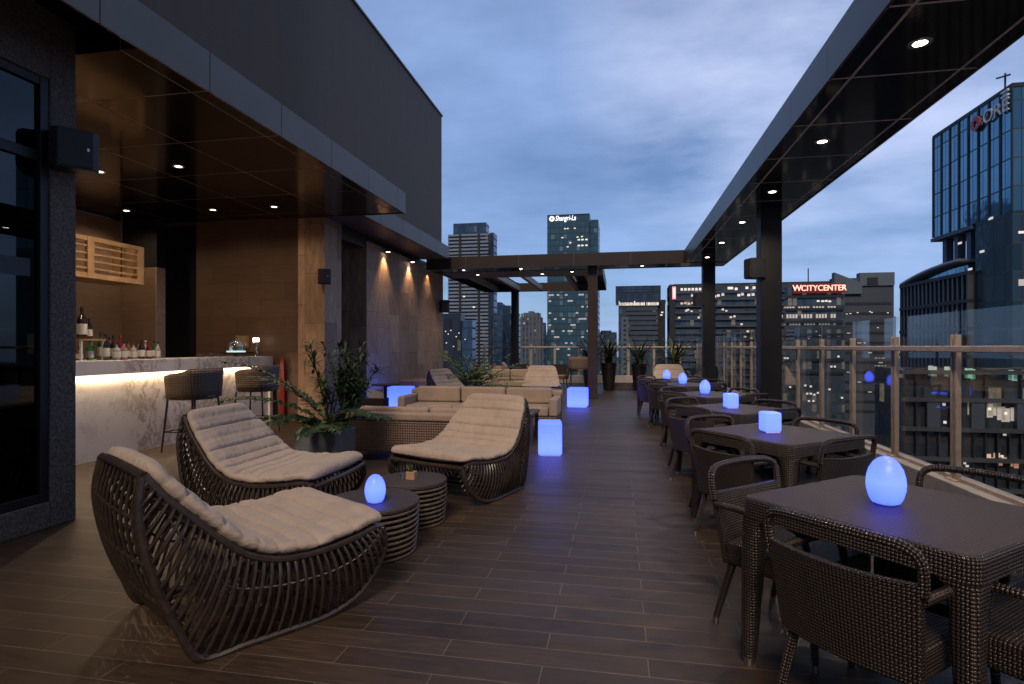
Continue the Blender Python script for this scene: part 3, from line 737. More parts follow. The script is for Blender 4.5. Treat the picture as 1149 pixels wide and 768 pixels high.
# ------------------------------------------------------------------ loungers
def interp(pts, n):
    """Catmull-Rom resample"""
    P=[Vector(p) for p in pts]; P=[P[0]*2-P[1]]+P+[P[-1]*2-P[-2]]
    out=[]; m=len(P)-3
    dense=[]
    for i in range(m):
        for k in range(16):
            t=k/16; a,b,c,d=P[i:i+4]
            dense.append(.5*((2*b)+(c-a)*t+(2*a-5*b+4*c-d)*t*t+(3*b-a-3*c+d)*t**3))
    dense.append(P[-2])
    L=[0]
    for i in range(1,len(dense)): L.append(L[-1]+(dense[i]-dense[i-1]).length)
    j=0
    for k in range(n):
        q=L[-1]*k/(n-1)
        while j<len(L)-2 and L[j+1]<q: j+=1
        f=(q-L[j])/max(1e-9,L[j+1]-L[j]); out.append(dense[j].lerp(dense[j+1],min(1,max(0,f))))
    return out
def make_lounger(label, loc, rz):
    s=thing('rattan_lounger',label,'lounge chair',loc,rz,'rattan lounge chairs with beige cushions')
    ox=-.40
    seat=[(-.20,.345,.875),(-.12,.385,.765),(0,.425,.635),(.10,.452,.53),(.21,.465,.44),(.37,.49,.385),(.58,.50,.375),(.78,.49,.39),(.92,.465,.405),(.99,.44,.385)]
    outer=[(-.205,.345,.875),(-.225,.375,.68),(-.175,.40,.42),(-.09,.42,.19),(.0,.44,.02),(.2,.46,.015),(.42,.48,.015),(.62,.48,.015),(.80,.475,.06),(.93,.465,.16),(1.0,.455,.28),(1.0,.445,.37)]
    seat=[(x+ox,y,z) for x,y,z in seat]; outer=[(x+ox,y,z) for x,y,z in outer]
    NR=38
    SI=interp(seat,NR); OU=interp(outer,101)
    def oat(t):
        t=t**.92
        i=min(99,int(t*100)); return OU[i].lerp(OU[i+1],t*100-i)
    for sg in (-1,1):
        fl=lambda p: Vector((p.x,p.y*sg,p.z))
        rb=MB(); 
        for i in range(1,NR-1):
            t=i/(NR-1); a=SI[i]; b=oat(t)
            mid=(a+b)/2; ctrl=Vector((mid.x+.01,max(a.y,b.y)+.10*min(1,(a-b).length/.3),mid.z+.04))
            path=[]
            for k in range(7):
                u=k/6; q=a*(1-u)**2+ctrl*2*u*(1-u)+b*u*u; path.append(fl(q))
            rb.tube(path,.0088,6,caps=False)
        for i in range(1,NR-1,1):
            t=(i+.5)/(NR-1); a=(SI[i]+SI[min(i+1,NR-1)])/2; b=oat(min(.999,t)); a=Vector((a.x,a.y-.05,a.z-.02)); b=Vector((b.x+.03,b.y-.05,b.z+.01))
            ctrl=Vector(((a.x+b.x)/2-.05,max(a.y,b.y)+.05*min(1,(a-b).length/.3),(a.z+b.z)/2))
            rb.tube([fl(a*(1-u)**2+ctrl*2*u*(1-u)+b*u*u) for u in (0,.25,.5,.75,1)],.0065,5,caps=False)
        rb.build('side_ribs',M['cane'],s,smooth=True)
        e=MB(); e.tube([fl(p) for p in SI],.020,8); e.tube([fl(p) for p in OU],.021,8)
        # binding rail along the ribs
        rail=[]
        for i in range(5,NR-1):
            t=i/(NR-1); a=SI[i]; b=oat(t); mid=(a+b)/2; ctrl=Vector((mid.x+.01,max(a.y,b.y)+.10*min(1,(a-b).length/.3),mid.z+.04)); u=.36
            q=a*(1-u)**2+ctrl*2*u*(1-u)+b*u*u; q.y-=.010; rail.append(fl(q))
        e.tube(rail,.007,6)
        e.build('side_frame',M['cane'],s,smooth=True)
    # rear ribs between the two spines, top rail, under-seat rods
    rr=MB()
    spine=OU[:38]
    for k in range(1,10):
        f=-1+2*k/10
        rr.tube([Vector((p.x-.03*(1-f*f)*sin(pi*min(1,i/37)),p.y*f,p.z)) for i,p in enumerate(spine)][::3]+[Vector((spine[-1].x,spine[-1].y*f,spine[-1].z))],.008,6)
    for i in (9,19,29): 
        p=spine[i]; rr.tube([Vector((p.x-.03*(1-f*f)*sin(pi*i/37),p.y*f,p.z)) for f in (-1,-.5,0,.5,1)],.008,6)
    rr.build('back_ribs',M['cane'],s,smooth=True)
    fr=MB()
    p=SI[0]; fr.tube([Vector((p.x-.02*(1-f*f),p.y*f,p.z+.02*(1-f*f))) for f in (-1,-.6,-.2,.2,.6,1)],.022,8)
    p=OU[-1]; fr.tube([Vector((p.x+.03*(1-f*f),p.y*f,p.z+.005)) for f in (-1,-.6,-.2,.2,.6,1)],.02,8)
    for i in range(3,NR-2,4):
        p=SI[i]; fr.tube([(p.x,-p.y,p.z-.01),(p.x,0,p.z-.03),(p.x,p.y,p.z-.01)],.010,6)
    for x in (.02,.3,.62):
        fr.tube([(x+ox,-.46,.03),(x+ox,.46,.03)],.012,6)
    for sg in (-1,1): fr.tube([(.05+ox,.3*sg,.03),(.45+ox,.1*sg,.2),(.9+ox,.32*sg,.36)],.010,6); fr.tube([(.85+ox,.44*sg,.1),(.45+ox,0,.12),(.1+ox,-.44*sg,.05)],.009,6)
    fr.build('seat_frame',M['cane'],s,smooth=True)
    # cushion
    n=86; C=interp([(-.218+ox,.335,.898)]+seat[1:],n); rows=[]
    rnd=random.Random(3)
    ph=[rnd.uniform(0,6.28) for _ in range(8)]
    for i,p in enumerate(C):
        t=i/(n-1)
        tg=(C[min(i+1,n-1)]-C[max(i-1,0)]); tx=Vector((tg.x,0,tg.z)).normalized(); nn=Vector((-tx.z,0,tx.x))
        endf=min(1,sqrt(max(0,1-(1-min(t,1-t)/.05)**2))) if min(t,1-t)<.05 else 1
        ch=(t*13.0)%1.0; groove=math.exp(-((min(ch,1-ch))/.075)**2)
        th=.050*max(.12,endf)*(1-.20*groove)
        hw=(p.y+.018)*(.84+.16*endf)-.007*groove
        row=[]; m_=44
        for k in range(m_):
            a=2*pi*k/m_; ca,sa=cos(a),sin(a)
            yy=hw*abs(ca)**.55*(1 if ca>0 else -1)
            zz=th*abs(sa)**.72*(1 if sa>0 else -1)
            edge=abs(yy)/hw
            wr=.0045*sin(38*t+9*edge*edge+ph[0]+(2 if yy>0 else 0))*max(0,edge-.55)*2.2+.0035*sin(21*yy+31*t+ph[1])*sin(13*t+ph[2])+.003*sin(40*yy-23*t+ph[3])*(1-endf*.5)
            zz+= (wr if sa>0 else wr*.4)*endf - (.013*groove*endf*(1-.5*edge**4) if sa>0 else 0)
            sag=.020*(1-edge*edge)*sin(pi*t)+.004*sin(9*yy+ph[4])*sin(17*t+ph[5])
            row.append(Vector((p.x,yy,p.z))+nn*(zz+.052-sag)+Vector((0,0,0)))
        rows.append(row)
    cm=MB().sheet(rows,closed_v=True)
    cm.face(list(range(44))[::-1]); L0=(n-1)*44; cm.face([L0+k for k in range(44)])
    cm.build('cushion',M['fabric'],s,smooth=True,angle=70)
    s.scale=(.95,.95,.95)
    return s
def cam2w(xc,zc): return (xc*cos(A)-zc*sin(A), xc*sin(A)+zc*cos(A))
# chair 1: rear near corner at camera (-1.357,2.46), forward (.67,.745)
fx,fz=.67,.745
def lplace(rn,fw):           # rear-right base corner in camera coords + forward heading (camera)
    l=sqrt(fw[0]**2+fw[1]**2); fw=(fw[0]/l,fw[1]/l); lf=(-fw[1],fw[0])
    c=(rn[0]+fw[0]*.40+lf[0]*.44, rn[1]+fw[1]*.40+lf[1]*.44)
    x,y=cam2w(*c); return (x,y,0), atan2(fw[1],fw[0])+A
loc,rz=lplace((-1.357,2.46),(fx,fz))
L1=make_lounger('dark rattan lounge chair in the left foreground seen from its side',loc,rz)
def ldup(xc,zc,fw,label):
    x,y=cam2w(xc,zc); return dup(L1,(x,y,0),atan2(fw[1],fw[0])+A,label)
ldup(-1.93,4.66,(1,-.18),'dark rattan lounge chair beside the bar stools facing the round tables')
ldup(-.45,5.48,(-.54,-.84),'dark rattan lounge chair behind the small potted succulent facing left')
ldup(-1.15,12.4,(.85,-.5),'rattan lounge chair near tiled wall behind the corner sofa')
ldup(.73,14.3,(-.10,-1),'rattan lounge chair facing the camera beyond the sofas')
x,y=1.35,15.9; dup(L1,(x,y,0),R(-92),'rattan lounge chair behind the farthest dining table')
dup(L1,(2.0,16.6,0),R(195),'rattan lounge chair by the side railing facing left')
x,y=cam2w(.25,18.2); dup(L1,(x,y,0),R(10),'small far rattan lounge chair among the far dining chairs')

# round rattan tables
def round_table(label,x,y,r,h):
    s=thing('round_table',label,'side table',(x,y,0),0,'round rattan side tables')
    MB().lathe([(r*.9,h-.035),(r*.985,h-.03),(r,h-.015),(r*.985,h-.002),(r*.95,h),(0.001,h)],48).build('tabletop',M['weave_round'],s,smooth=True,angle=60)
    rg=MB(); n=9
    for k in range(n):
        z=.012+(h-.06)*k/(n-1); rr_=r*(.90+.07*sin(pi*.5*k/(n-1)))
        rg.tube([(rr_*cos(2*pi*i/48),rr_*sin(2*pi*i/48),z) for i in range(48)],.0085,6,closed=True)
    rg.build('cane_rings',M['cane_brown'],s,smooth=True)
    up=MB()
    for k in range(12):
        a=2*pi*k/12; up.tube([(r*.875*cos(a),r*.875*sin(a),0),(r*.945*cos(a),r*.945*sin(a),h-.03)],.008,6)
    up.build('cane_uprights',M['cane'],s,smooth=True)
    MB().lathe([(r*.6,.003),(r*.62,h-.04)],24).build('inner_liner',M['void'],s,smooth=True)
    return s
x1,y1_=cam2w(-.945,3.87); round_table('round rattan table in front holding the egg lamp',x1,y1_,.315,.345)
x2,y2=cam2w(-.79,4.52); round_table('round rattan table behind holding the small potted succulent',x2,y2,.275,.335)

EGGP=[(0.001,0),(.040,0),(.050,.004),(.060,.022),(.0685,.055),(.0705,.080),(.068,.110),(.060,.140),(.046,.166),(.028,.183),(.012,.190),(0.001,.192)]
def egg(x,y,z,label,k=1.0):
    s=thing('egg_lamp',label,'lamp',(x,y,z),0,'glowing blue egg lamps')
    MB().lathe([(r*k*1.02,zz*k+.006) for r,zz in EGGP],28).build('glowing_shell',M['egg'],s,smooth=True,angle=80)
    MB().lathe([(.036*k,0),(.038*k,.006),(0.001,.0061)],24).build('base',M['white'],s)
def cubelamp(x,y,z,sz,rz,label,h=None,name='cube_lamp',group='glowing blue cube seats'):
    s=thing(name,label,'lamp',(x,y,z),rz,group); h=h or sz; e=sz/2
    bx(-e,e,-e,e,.008,h).build('glowing_shell',M['cube'],s,bevel=min(.03,sz*.12),seg=3)
    bx(-e*.85,e*.85,-e*.85,e*.85,0,.008).build('base',M['white'],s)
ex,ey=cam2w((421-574.5)*3.78/F,3.78); egg(ex,ey,.345,'blue egg lamp on the round rattan table',.95)
# small potted succulent
t=thing('potted_succulent','small green succulent in a square wooden pot on round table','plant',(x2+.0,y2-.02,.335))
bx(-.035,.035,-.035,.035,0,.06).build('pot',M['wood_light'],t,bevel=.003)
m=MB()
for k in range(22):
    m.blade((random.uniform(-.015,.015),random.uniform(-.015,.015),.055),random.uniform(0,6.28),random.uniform(.7,1.4),random.uniform(.05,.085),.012,.3,3)
m.build('leaves',M['leaf'],t)
t2=tag(MB().lathe([(.012,0),(.014,.03),(.011,.05),(0.001,.05)],12).build('glass_votive',M['chrome'],None,(x2-.06,y2-.06,.335),smooth=True),'tiny shiny votive cup beside the wooden pot','cup')

# sofas
def sofa(label,x0,x1,y0,y1,facing,back=.62,arms='both',group='beige lounge sofas',n=2):
    """facing +1: seats toward +y (back at y0), -1: toward -y (back at y1)"""
    cx,cy=(x0+x1)/2,(y0+y1)/2; W=(x1-x0)/2; Dp=(y1-y0)/2
    s=thing('sofa',label,'sofa',(cx,cy,0),0 if facing>0 else pi,group)
    bx(-W+.02,W-.02,-Dp+.09,Dp-.02,.12,.27).build('base_frame',M['weave_brown'],s,bevel=.01)
    bx(-W,W,-Dp,-Dp+.085,.10,back-.10).build('back_panel',M['weave_brown'],s,bevel=.015)
    bx(-W-.01,W+.01,-Dp-.015,-Dp+.16,back-.098,back).build('back_bolster',M['fabric_sofa'],s,bevel=.03,seg=4)
    cw=(2*W-.28)/n
    for k in range(n):
        a=-W+.14+cw*k
        bx(a+.004,a+cw-.004,-Dp+.17,Dp,.272,.42).build('seat_cushion',M['fabric_sofa'],s,bevel=.035,seg=4)
        bx(a+.01,a+cw-.01,-Dp+.162,-Dp+.30,.422,back+.05).build('back_cushion',M['fabric_sofa'],s,bevel=.04,seg=4)
    for sg in (-1,1):
        xa,xb=(sg*W-.13,sg*W) if sg>0 else (sg*W,sg*W+.13)
        bx(xa,xb,-Dp+.165,Dp-.01,.275,.56).build('arm_rest',M['fabric_sofa'],s,bevel=.03,seg=4)
    for sx in (-1,1):
        for sy in (-1,1):
            bx(sx*(W-.05)-.03,sx*(W-.05)+.03,sy*(Dp-.06)-.03,sy*(Dp-.06)+.03,0,.12).build('leg',M['darkwood'],s)
    return s
sofa('wicker backed beige sofa just behind the left lounge chairs',-3.35,-1.22,6.5,7.3,1,.58)
sofa('long beige sofa facing the camera across the coffee table',-3.6,-.95,8.9,9.75,-1,.64,n=3)
sofa('short beige sofa in front of the tiled wall fern',-3.75,-2.35,15.5,16.3,-1,.68)
s=sofa('beige sofa standing against the tiled wall',-5.1,-4.3,12.3,14.3,1,.78); s.rotation_euler.z=R(-90); s.location=(-4.72,13.5,0); s.scale=(1.6,.45,1)
s.scale=(1,1,1)
for c in s.children: pass
t=thing('coffee_table','dark square coffee table between the two facing sofas','coffee table',(-1.55,8.2,0))
bx(-.38,.38,-.32,.32,.40,.44).build('tabletop',M['darkwood'],t,bevel=.005)
for sx in (-1,1):
    for sy in (-1,1): bx(sx*.34-.025,sx*.34+.025,sy*.28-.025,sy*.28+.025,0,.40).build('leg',M['darkwood'],t)
bx(-.32,.32,-.26,.26,.12,.14).build('shelf',M['darkwood'],t)
# blue cube seats
x,y=cam2w(.485,7.30); cubelamp(x,y,0,.30,R(8),'tall narrow blue lamp block at the end of the wicker backed sofa',.43)
x,y=cam2w(1.50,13.0); cubelamp(x,y,0,.44,R(-3),'blue cube seat on open deck before the tall wicker stool')
x,y=cam2w(-2.38,12.2); cubelamp(x,y,0,.52,R(10),'blue cube seat beside the pedestal table near tiled wall')
x,y=cam2w(-2.95,12.6); cubelamp(x,y,0,.34,R(10),'half hidden blue cube seat at the foot of tiled wall')
x,y=cam2w(-2.42,10.9)
t=thing('pedestal_table','small dark pedestal table beside the glowing cube','side table',(x,y,0))
MB().lathe([(.26,.64),(.265,.66),(0.001,.665)],28).build('tabletop',M['darkwood'],t,smooth=True)
MB().lathe([(.035,.02),(.035,.64)],12).build('post',M['darkwood'],t,smooth=True)
MB().lathe([(.2,0),(.19,.02),(0.001,.025)],24).build('foot',M['darkwood'],t,smooth=True)
t=tag(bx(-.15,.15,-.02,.02,0,.16).build('menu_stand',M['white'],None,(xat(422,10.2),10.2,.40)),'white menu card on low plinth behind the sofa','card')
tag(bx(-.2,.2,-.14,.14,0,.40).build('low_plinth',M['darkwood'],None,(xat(422,10.2),10.2,0)),'low dark plinth under the white menu card','plinth')

# ------------------------------------------------------------------ dining tables and chairs
def make_table(label,x,y,rz):
    s=thing('dining_table',label,'dining table',(x,y,0),rz,'woven dining tables along the railing')
    w=.435; r=.05
    def rr(w,r,n=5):
        out=[]
        for sx,sy,a0 in ((1,1,0),(-1,1,90),(-1,-1,180),(1,-1,270)):
            for k in range(n+1):
                a=R(a0+90*k/n); out.append((sx*(w-r)+r*cos(a),sy*(w-r)+r*sin(a)))
        return out
    MB().prism(rr(w-.012,r),.722,.73).build('tabletop',M['weave_top'],s,bevel=.003)
    sk=MB(); o1=rr(w,r); b=0
    prof=[(w-.013,.7285),(w-.006,.727),(w-.001,.720),(w,.705),(w,.645),(w-.03,.645),(w-.03,.70)]
    rings=[]
    for ww,z in prof: rings.append([Vector((px_,py_,z)) for px_,py_ in rr(ww,r if ww>w-.02 else .03)])
    # perimeter-based uv
    n=len(rings[0]); per=[0]
    for i in range(n): per.append(per[-1]+(rings[0][(i+1)%n]-rings[0][i]).length)
    hh=[0]
    for i in range(1,len(prof)): hh.append(hh[-1]+abs(prof[i][0]-prof[i-1][0])+abs(prof[i][1]-prof[i-1][1]))
    for rg in rings: sk.v.extend(rg)
    for i in range(len(rings)-1):
        for k in range(n):
            k2=(k+1)%n
            sk.face([i*n+k,(i+1)*n+k,(i+1)*n+k2,i*n+k2],[(per[k],hh[i]),(per[k],hh[i+1]),(per[k+1],hh[i+1]),(per[k+1],hh[i])])
    sk.build('apron',M['weave'],s,smooth=True,angle=50)
    bx(-w+.035,w-.035,-w+.035,w-.035,.70,.72).build('under_board',M['black'],s)
    for sx in (-1,1):
        for sy in (-1,1):
            lg=MB(); c=w-.048
            ring=[]
            for z,hw in ((.0305,.026),(.3,.034),(.55,.042),(.62,.05),(.6445,.066)):
                cc=w-hw-.001
                ring.append([Vector((sx*cc+a*hw,sy*cc+b_*hw,z)) for a,b_ in ((-1,-.7),(-.7,-1),(.7,-1),(1,-.7),(1,.7),(.7,1),(-.7,1),(-1,.7))])
            lg.sheet(ring,closed_v=True); lg.face([7-k for k in range(8)])
            L=lg.build('leg',M['weave'],s,smooth=True,angle=50)
            cc=w-.027; MB().lathe([(.021,0),(.023,.03)],12,(sx*cc,sy*cc,0)).build('foot_cap',M['steel'],L,smooth=True)
    return s
def make_chair(label,x,y,rz):
    s=thing('dining_chair',label,'armchair',(x,y,0),rz,'woven dining armchairs')
    # x forward. back panel (grid, bowed)
    def panelgrid(nu,nv,fn,th):
        rowsA=[[fn(u/nu,v/nv,th/2) for u in range(nu+1)] for v in range(nv+1)]
        rowsB=[[fn(u/nu,v/nv,-th/2) for u in range(nu+1)] for v in range(nv+1)]
        m=MB(); n=nu+1
        for r in rowsA: m.v.extend(r)
        off=len(m.v)
        for r in rowsB: m.v.extend(r)
        for i in range(nv):
            for k in range(nu):
                q=[i*n+k,i*n+k+1,(i+1)*n+k+1,(i+1)*n+k]
                uv=[((k+a)/nu*.5,(i+b)/nv*.34) for a,b in ((0,0),(1,0),(1,1),(0,1))]
                m.face(q,uv); m.face([off+j for j in q[::-1]],uv[::-1])
        bd=[k for k in range(nu+1)]+[ (i)*n+nu for i in range(1,nv+1)]+[nv*n+k for k in range(nu-1,-1,-1)]+[i*n for i in range(nv-1,0,-1)]
        for a,b in zip(bd,bd[1:]+bd[:1]): m.face([b,a,off+a,off+b])
        return m
    def bk(u,v,o):
        z=.315+(.655-.315)*v; hw=.235+.022*v
        y=(u*2-1)*hw
        zt=z+ (0.012*(1-(u*2-1)**2)*-1 if v>.99 else 0)
        x=-.235-.055*v+.05*(u*2-1)**2*.6 - .02
        return Vector((x+o,y,zt))
    panelgrid(10,8,bk,.03).build('backrest',M['weave'],s,smooth=True,angle=50)
    top=[]
    hw=.257
    for y_,z_ in ((-hw+.0,.62),(-hw-.004,.69),(-hw+.002,.735),(-hw+.03,.762),(-hw+.075,.772),(-.1,.776),(0,.777),(.1,.776),(hw-.075,.772),(hw-.03,.762),(hw-.002,.735),(hw+.004,.69),(hw,.62)):
        top.append((-.255-.055*((z_-.315)/.34)+.03*(y_/hw)**2,y_,z_))
    MB().tube(interp(top,30),.0175,8).build('top_rail',M['weave'],s,smooth=True)
    # seat box
    bx(-.235,.225,-.235,.235,.315,.43).build('seat',M['weave'],s,bevel=.025,seg=3)
    for sg in (-1,1):
        a=[(-.27,sg*.252,.60),(-.1,sg*.262,.605),(.10,sg*.262,.60),(.175,sg*.258,.575),(.20,sg*.25,.52),(.20,sg*.238,.42)]
        MB().tube(interp(a,18),.0165,8).build('armrest',M['weave'],s,smooth=True)
        for fx_ in (-1,1):
            x0=.195 if fx_>0 else -.205; x1=.225 if fx_>0 else -.285
            L=MB().tube([(x0,sg*.20,.33),(x1,sg*.228,.03)],[.021,.015],8).build('leg',M['weave'],s,smooth=True)
            MB().tube([(x1,sg*.228,.03),(x1+.002*fx_,sg*.229,0)],[.017,.016],10).build('foot_cap',M['steel'],L,smooth=True)
    return s
lampspx=[(994,2.35,'egg'),(864,4.33,'cube'),(820,6.03,'cube'),(791,7.8,'egg'),(766,9.9,'egg'),(748,11.2,'egg')]
ordn=['nearest','second','third','fourth','fifth','farthest']
lampn=['nearest dining table under the big egg lamp','second dining table with the cube lamp','third dining table with the smaller cube lamp','fourth dining table with the egg lamp','fifth dining table with the egg lamp','farthest dining table with the tiny egg lamp']
tabs=[]
TH=R(39.5)
c1=cam2w(1.587,2.325)
centers=[c1]
for (px,zc,k) in lampspx[1:]:
    x,y=at(px,zc); centers.append((x+.04,y))
T0=None; C0=None
sides={'a':(-1,0),'b':(0,1),'c':(1,0),'d':(0,-1)}   # local table side normals
sname={'a':'aisle side facing the camera','b':'aisle side farther back','c':'railing side farther back','d':'railing side facing the camera'}
chairjit=random.Random(11)
for i,(cx,cy) in enumerate(centers):
    rz=TH+ (0 if i==0 else chairjit.uniform(-.05,.05))
    lab='woven dark dining table, '+ordn[i]+' in the row, '+('large egg lamp on it' if i==0 else ('cube lamp on it' if lampspx[i][2]=='cube' else 'small egg lamp on it'))
    if T0 is None: T0=make_table(lab,cx,cy,rz)
    else: dup(T0,(cx,cy,0),rz,lab)
    for sk_,(nx,ny) in sides.items():
        out={'a':.155,'b':.30,'c':.27,'d':.20}[sk_] if i==0 else chairjit.uniform(.12,.26)
        lat=0.0 if i==0 else chairjit.uniform(-.05,.05)
        if i==0 and sk_=='a': lat=.09
        d=.435+out-.275   # chair origin: back at -.275
        lx=nx*d-ny*lat; ly=ny*d+nx*lat
        X=cx+lx*cos(rz)-ly*sin(rz); Y=cy+lx*sin(rz)+ly*cos(rz)
        yaw=rz+atan2(-ny,-nx)+ (R(2) if i==0 else chairjit.uniform(-.09,.09))
        lb='woven armchair on the '+sname[sk_]+' of the '+ordn[i]+' dining table'
        if C0 is None: C0=make_chair(lb,X,Y,yaw)
        else: dup(C0,(X,Y,0),yaw,lb)
    px,zc,kind=lampspx[i]; x,y=at(px,zc)
    if kind=='egg': egg(x,y,.73,'blue egg lamp on the '+ordn[i]+' dining table' if i else 'large blue egg lamp on the nearest dining table',1.0 if i==0 else .98)
    else: cubelamp(x,y,.73,.125,R(10.6),'small blue cube lamp on the '+ordn[i]+' dining table',.155,'table_cube_lamp','small blue cube lamps on tables')

# far wicker group
def tub_chair(label,loc,rz):
    s=thing('wicker_chair',label,'armchair',loc,rz,'tan wicker chairs at the far end')
    rows=[]
    for z,k in ((.36,1),(.5,1.02),(.66,1.05),(.80,1.08)):
        r=[]
        for i in range(17):
            a=-1+2*i/16; ang=pi+a*R(115); zz=z-(.16*max(0,abs(a)-.5)/.5*(z-.36)/.44)
            r.append((.29*cos(ang)*k,.29*sin(ang)*k,zz))
        rows.append(r)
    o=MB().sheet(rows).build('backrest',M['weave_tan'],s,smooth=True); md=o.modifiers.new('s','SOLIDIFY'); md.thickness=.025
    MB().lathe([(.26,.34),(.275,.36),(.27,.41),(0.001,.415)],20).build('seat',M['weave_tan'],s,smooth=True)
    MB().lathe([(.22,.416),(.24,.44),(.22,.47),(0.001,.475)],20).build('cushion',M['fabric'],s,smooth=True)
    for sx in (-1,1):
        for sy in (-1,1): MB().tube([(sx*.17,sy*.17,.35),(sx*.21,sy*.21,0)],[.02,.014],8).build('leg',M['darkwood'],s,smooth=True)
    return s
def W(px,zc): x,y=at(px,zc); return (x,y,0)
tc=tub_chair('tan wicker tub chair with bright back near the brown column',W(602,17.3),R(60))
dup(tc,W(560,17.5),R(75),'tan wicker tub chair left of the slim black column')
dup(tc,W(584,18.6),R(-110),'tan wicker tub chair facing camera behind the far table')
dup(tc,W(540,18.4),R(20),'tan wicker tub chair half hidden by fern tips')
dup(tc,W(628,18.3),R(-100),'tan wicker tub chair with pale cushion beside tall stool')
for px,zc,lb in ((573,18.2,'dark round cafe table between the far tub chairs'),(616,18.9,'dark round cafe table near the brown column')):
    t=thing('cafe_table',lb,'table',W(px,zc))
    MB().lathe([(.36,.70),(.37,.72),(0.001,.73)],28).build('tabletop',M['darkwood'],t,smooth=True)
    MB().lathe([(.04,.02),(.04,.70)],12).build('post',M['black'],t,smooth=True)
    MB().lathe([(.22,0),(.2,.02),(0.001,.025)],20).build('foot',M['black'],t,smooth=True)
dup(bs,W(650,16.4),R(-80),'tan wicker high stool behind the cube on open deck')
t=thing('tray_cart','small dark tray holding glowing blue glasses on the high stool','tray',(*W(650,16.4)[:2],.79))
bx(-.13,.13,-.13,.13,.0,.012).build('tray',M['black'],t)
for dx in (-.05,.05): MB().lathe([(.03,.012),(.034,.10),(0.001,.10)],12,(dx,0,0)).build('blue_glass',M['cube'],t,smooth=True)  # glasses take the lamp material, so they emit blue light

# ------------------------------------------------------------------ plants
def tall_planter(label,x,y,h,kind,seed,ph=1.2):
    rnd=random.Random(seed)
    s=thing('potted_plant',label,'plant',(x,y,0),0,'tall tapered planters at the far end')
    MB().lathe([(.14,0),(.16,.02),(.245,h*.9),(.26,h),(.235,h),(.22,h-.05)],24).build('pot',M['darkpot'],s,smooth=True)
    MB().lathe([(.222,h-.05),(0.001,h-.04)],20).build('soil',M['soil'],s)
    m=MB()
    nb=120
    for k in range(nb):
        az=rnd.uniform(0,6.28); el=rnd.uniform(.15,1.45); 
        base=(rnd.uniform(-.09,.09),rnd.uniform(-.09,.09),h-.06+rnd.uniform(0,.22))
        m.blade(base,az,el,rnd.uniform(.45,.95)*ph,rnd.uniform(.035,.065),rnd.uniform(.5,1.6),5)
    m.build('leaves',kind,s)
    st=MB()
    for k in range(6): st.tube([(rnd.uniform(-.08,.08),rnd.uniform(-.08,.08),h-.06),(rnd.uniform(-.1,.1),rnd.uniform(-.1,.1),h+.2)],.012,5)
    st.build('stems',M['stem'],s)
    fw=MB()
    for k in range(5):
        a=rnd.uniform(0,6.28); r=rnd.uniform(.08,.3); fw.lathe([(0.001,0),(.02,.015),(0.001,.03)],6,(r*cos(a),r*sin(a),h+rnd.uniform(.35,.5)))
    fw.build('blossoms',M['white'],s)
x,y=at(683,18.0); tall_planter('tall planter with grassy plant, tallest in view by open deck',x,y,.86,M['leaf_olive'],1)
x,y=at(662,18.1); tall_planter('shadowed tall planter beside the brown column',x,y,.86,M['leaf_dark'],2)
x,y=at(717,18.0); tall_planter('tall planter just left of the far lounge chair',x,y,.84,M['leaf_olive'],3)
x,y=at(757,18.2); tall_planter('tall planter behind the far lounge chair beside corner column',x,y,.84,M['leaf_olive'],4)

def frond(m,st,p,az,el,l,droop,nl,ll,lw,rnd):
    q=Vector(p); e=el; seg=nl; pts=[q.copy()]
    for i in range(seg):
        d=Vector((cos(az)*cos(e),sin(az)*cos(e),sin(e))); q=q+d*(l/seg); e-=droop/seg; pts.append(q.copy())
        t=i/seg
        if t<.12: continue
        sd=Vector((-sin(az),cos(az),0)); up=sd.cross(d)*-1
        k=sin(pi*(.12+.86*t))**.6
        for sg in (-1,1):
            dv=(d*.55+sd*sg*.85+Vector((0,0,rnd.uniform(-.1,.25)))).normalized()
            m.leaf(q,dv,Vector((0,0,1)),ll*k*rnd.uniform(.85,1.1),lw*rnd.uniform(.85,1.15),ll*.15)
    m.leaf(q,d,Vector((0,0,1)),ll*.8,lw,ll*.1)
    st.tube(pts[::2]+[pts[-1]],[.006]*len(pts[::2])+[.003],4,caps=False)
# big potted plant beside the bar
x,y=at(366,6.35)
t=thing('potted_plant','large dark mixed palm in square grey pot by the bar','plant',(x,y,0))
bx(-.24,.24,-.24,.24,0,.46).build('pot',M['greypot'],t,bevel=.012)
bx(-.21,.21,-.21,.21,.46,.463).build('soil',M['soil'],t)
rnd=random.Random(5); m=MB(); st=MB()
# arching feather fronds to the left, camera-side
aL=A+pi
for az,el,l,dr in ((aL+.05,.98,1.40,.85),(aL-.3,.85,1.25,.8),(aL+.4,.75,1.15,.9),(aL+.0,.45,.85,.7),(aL+.9,.6,.7,.9),(aL+2.6,.75,.8,1.0),(aL+3.2,.55,.7,.8),(aL+2.1,.4,.6,.6),(aL+1.5,.3,.6,.5)):
    frond(m,st,(rnd.uniform(-.1,.1),rnd.uniform(-.1,.1),.47),az,el,l,dr,22,.19,.058,rnd)
m.build('feather_fronds',M['leaf_dark'],t)
m=MB()
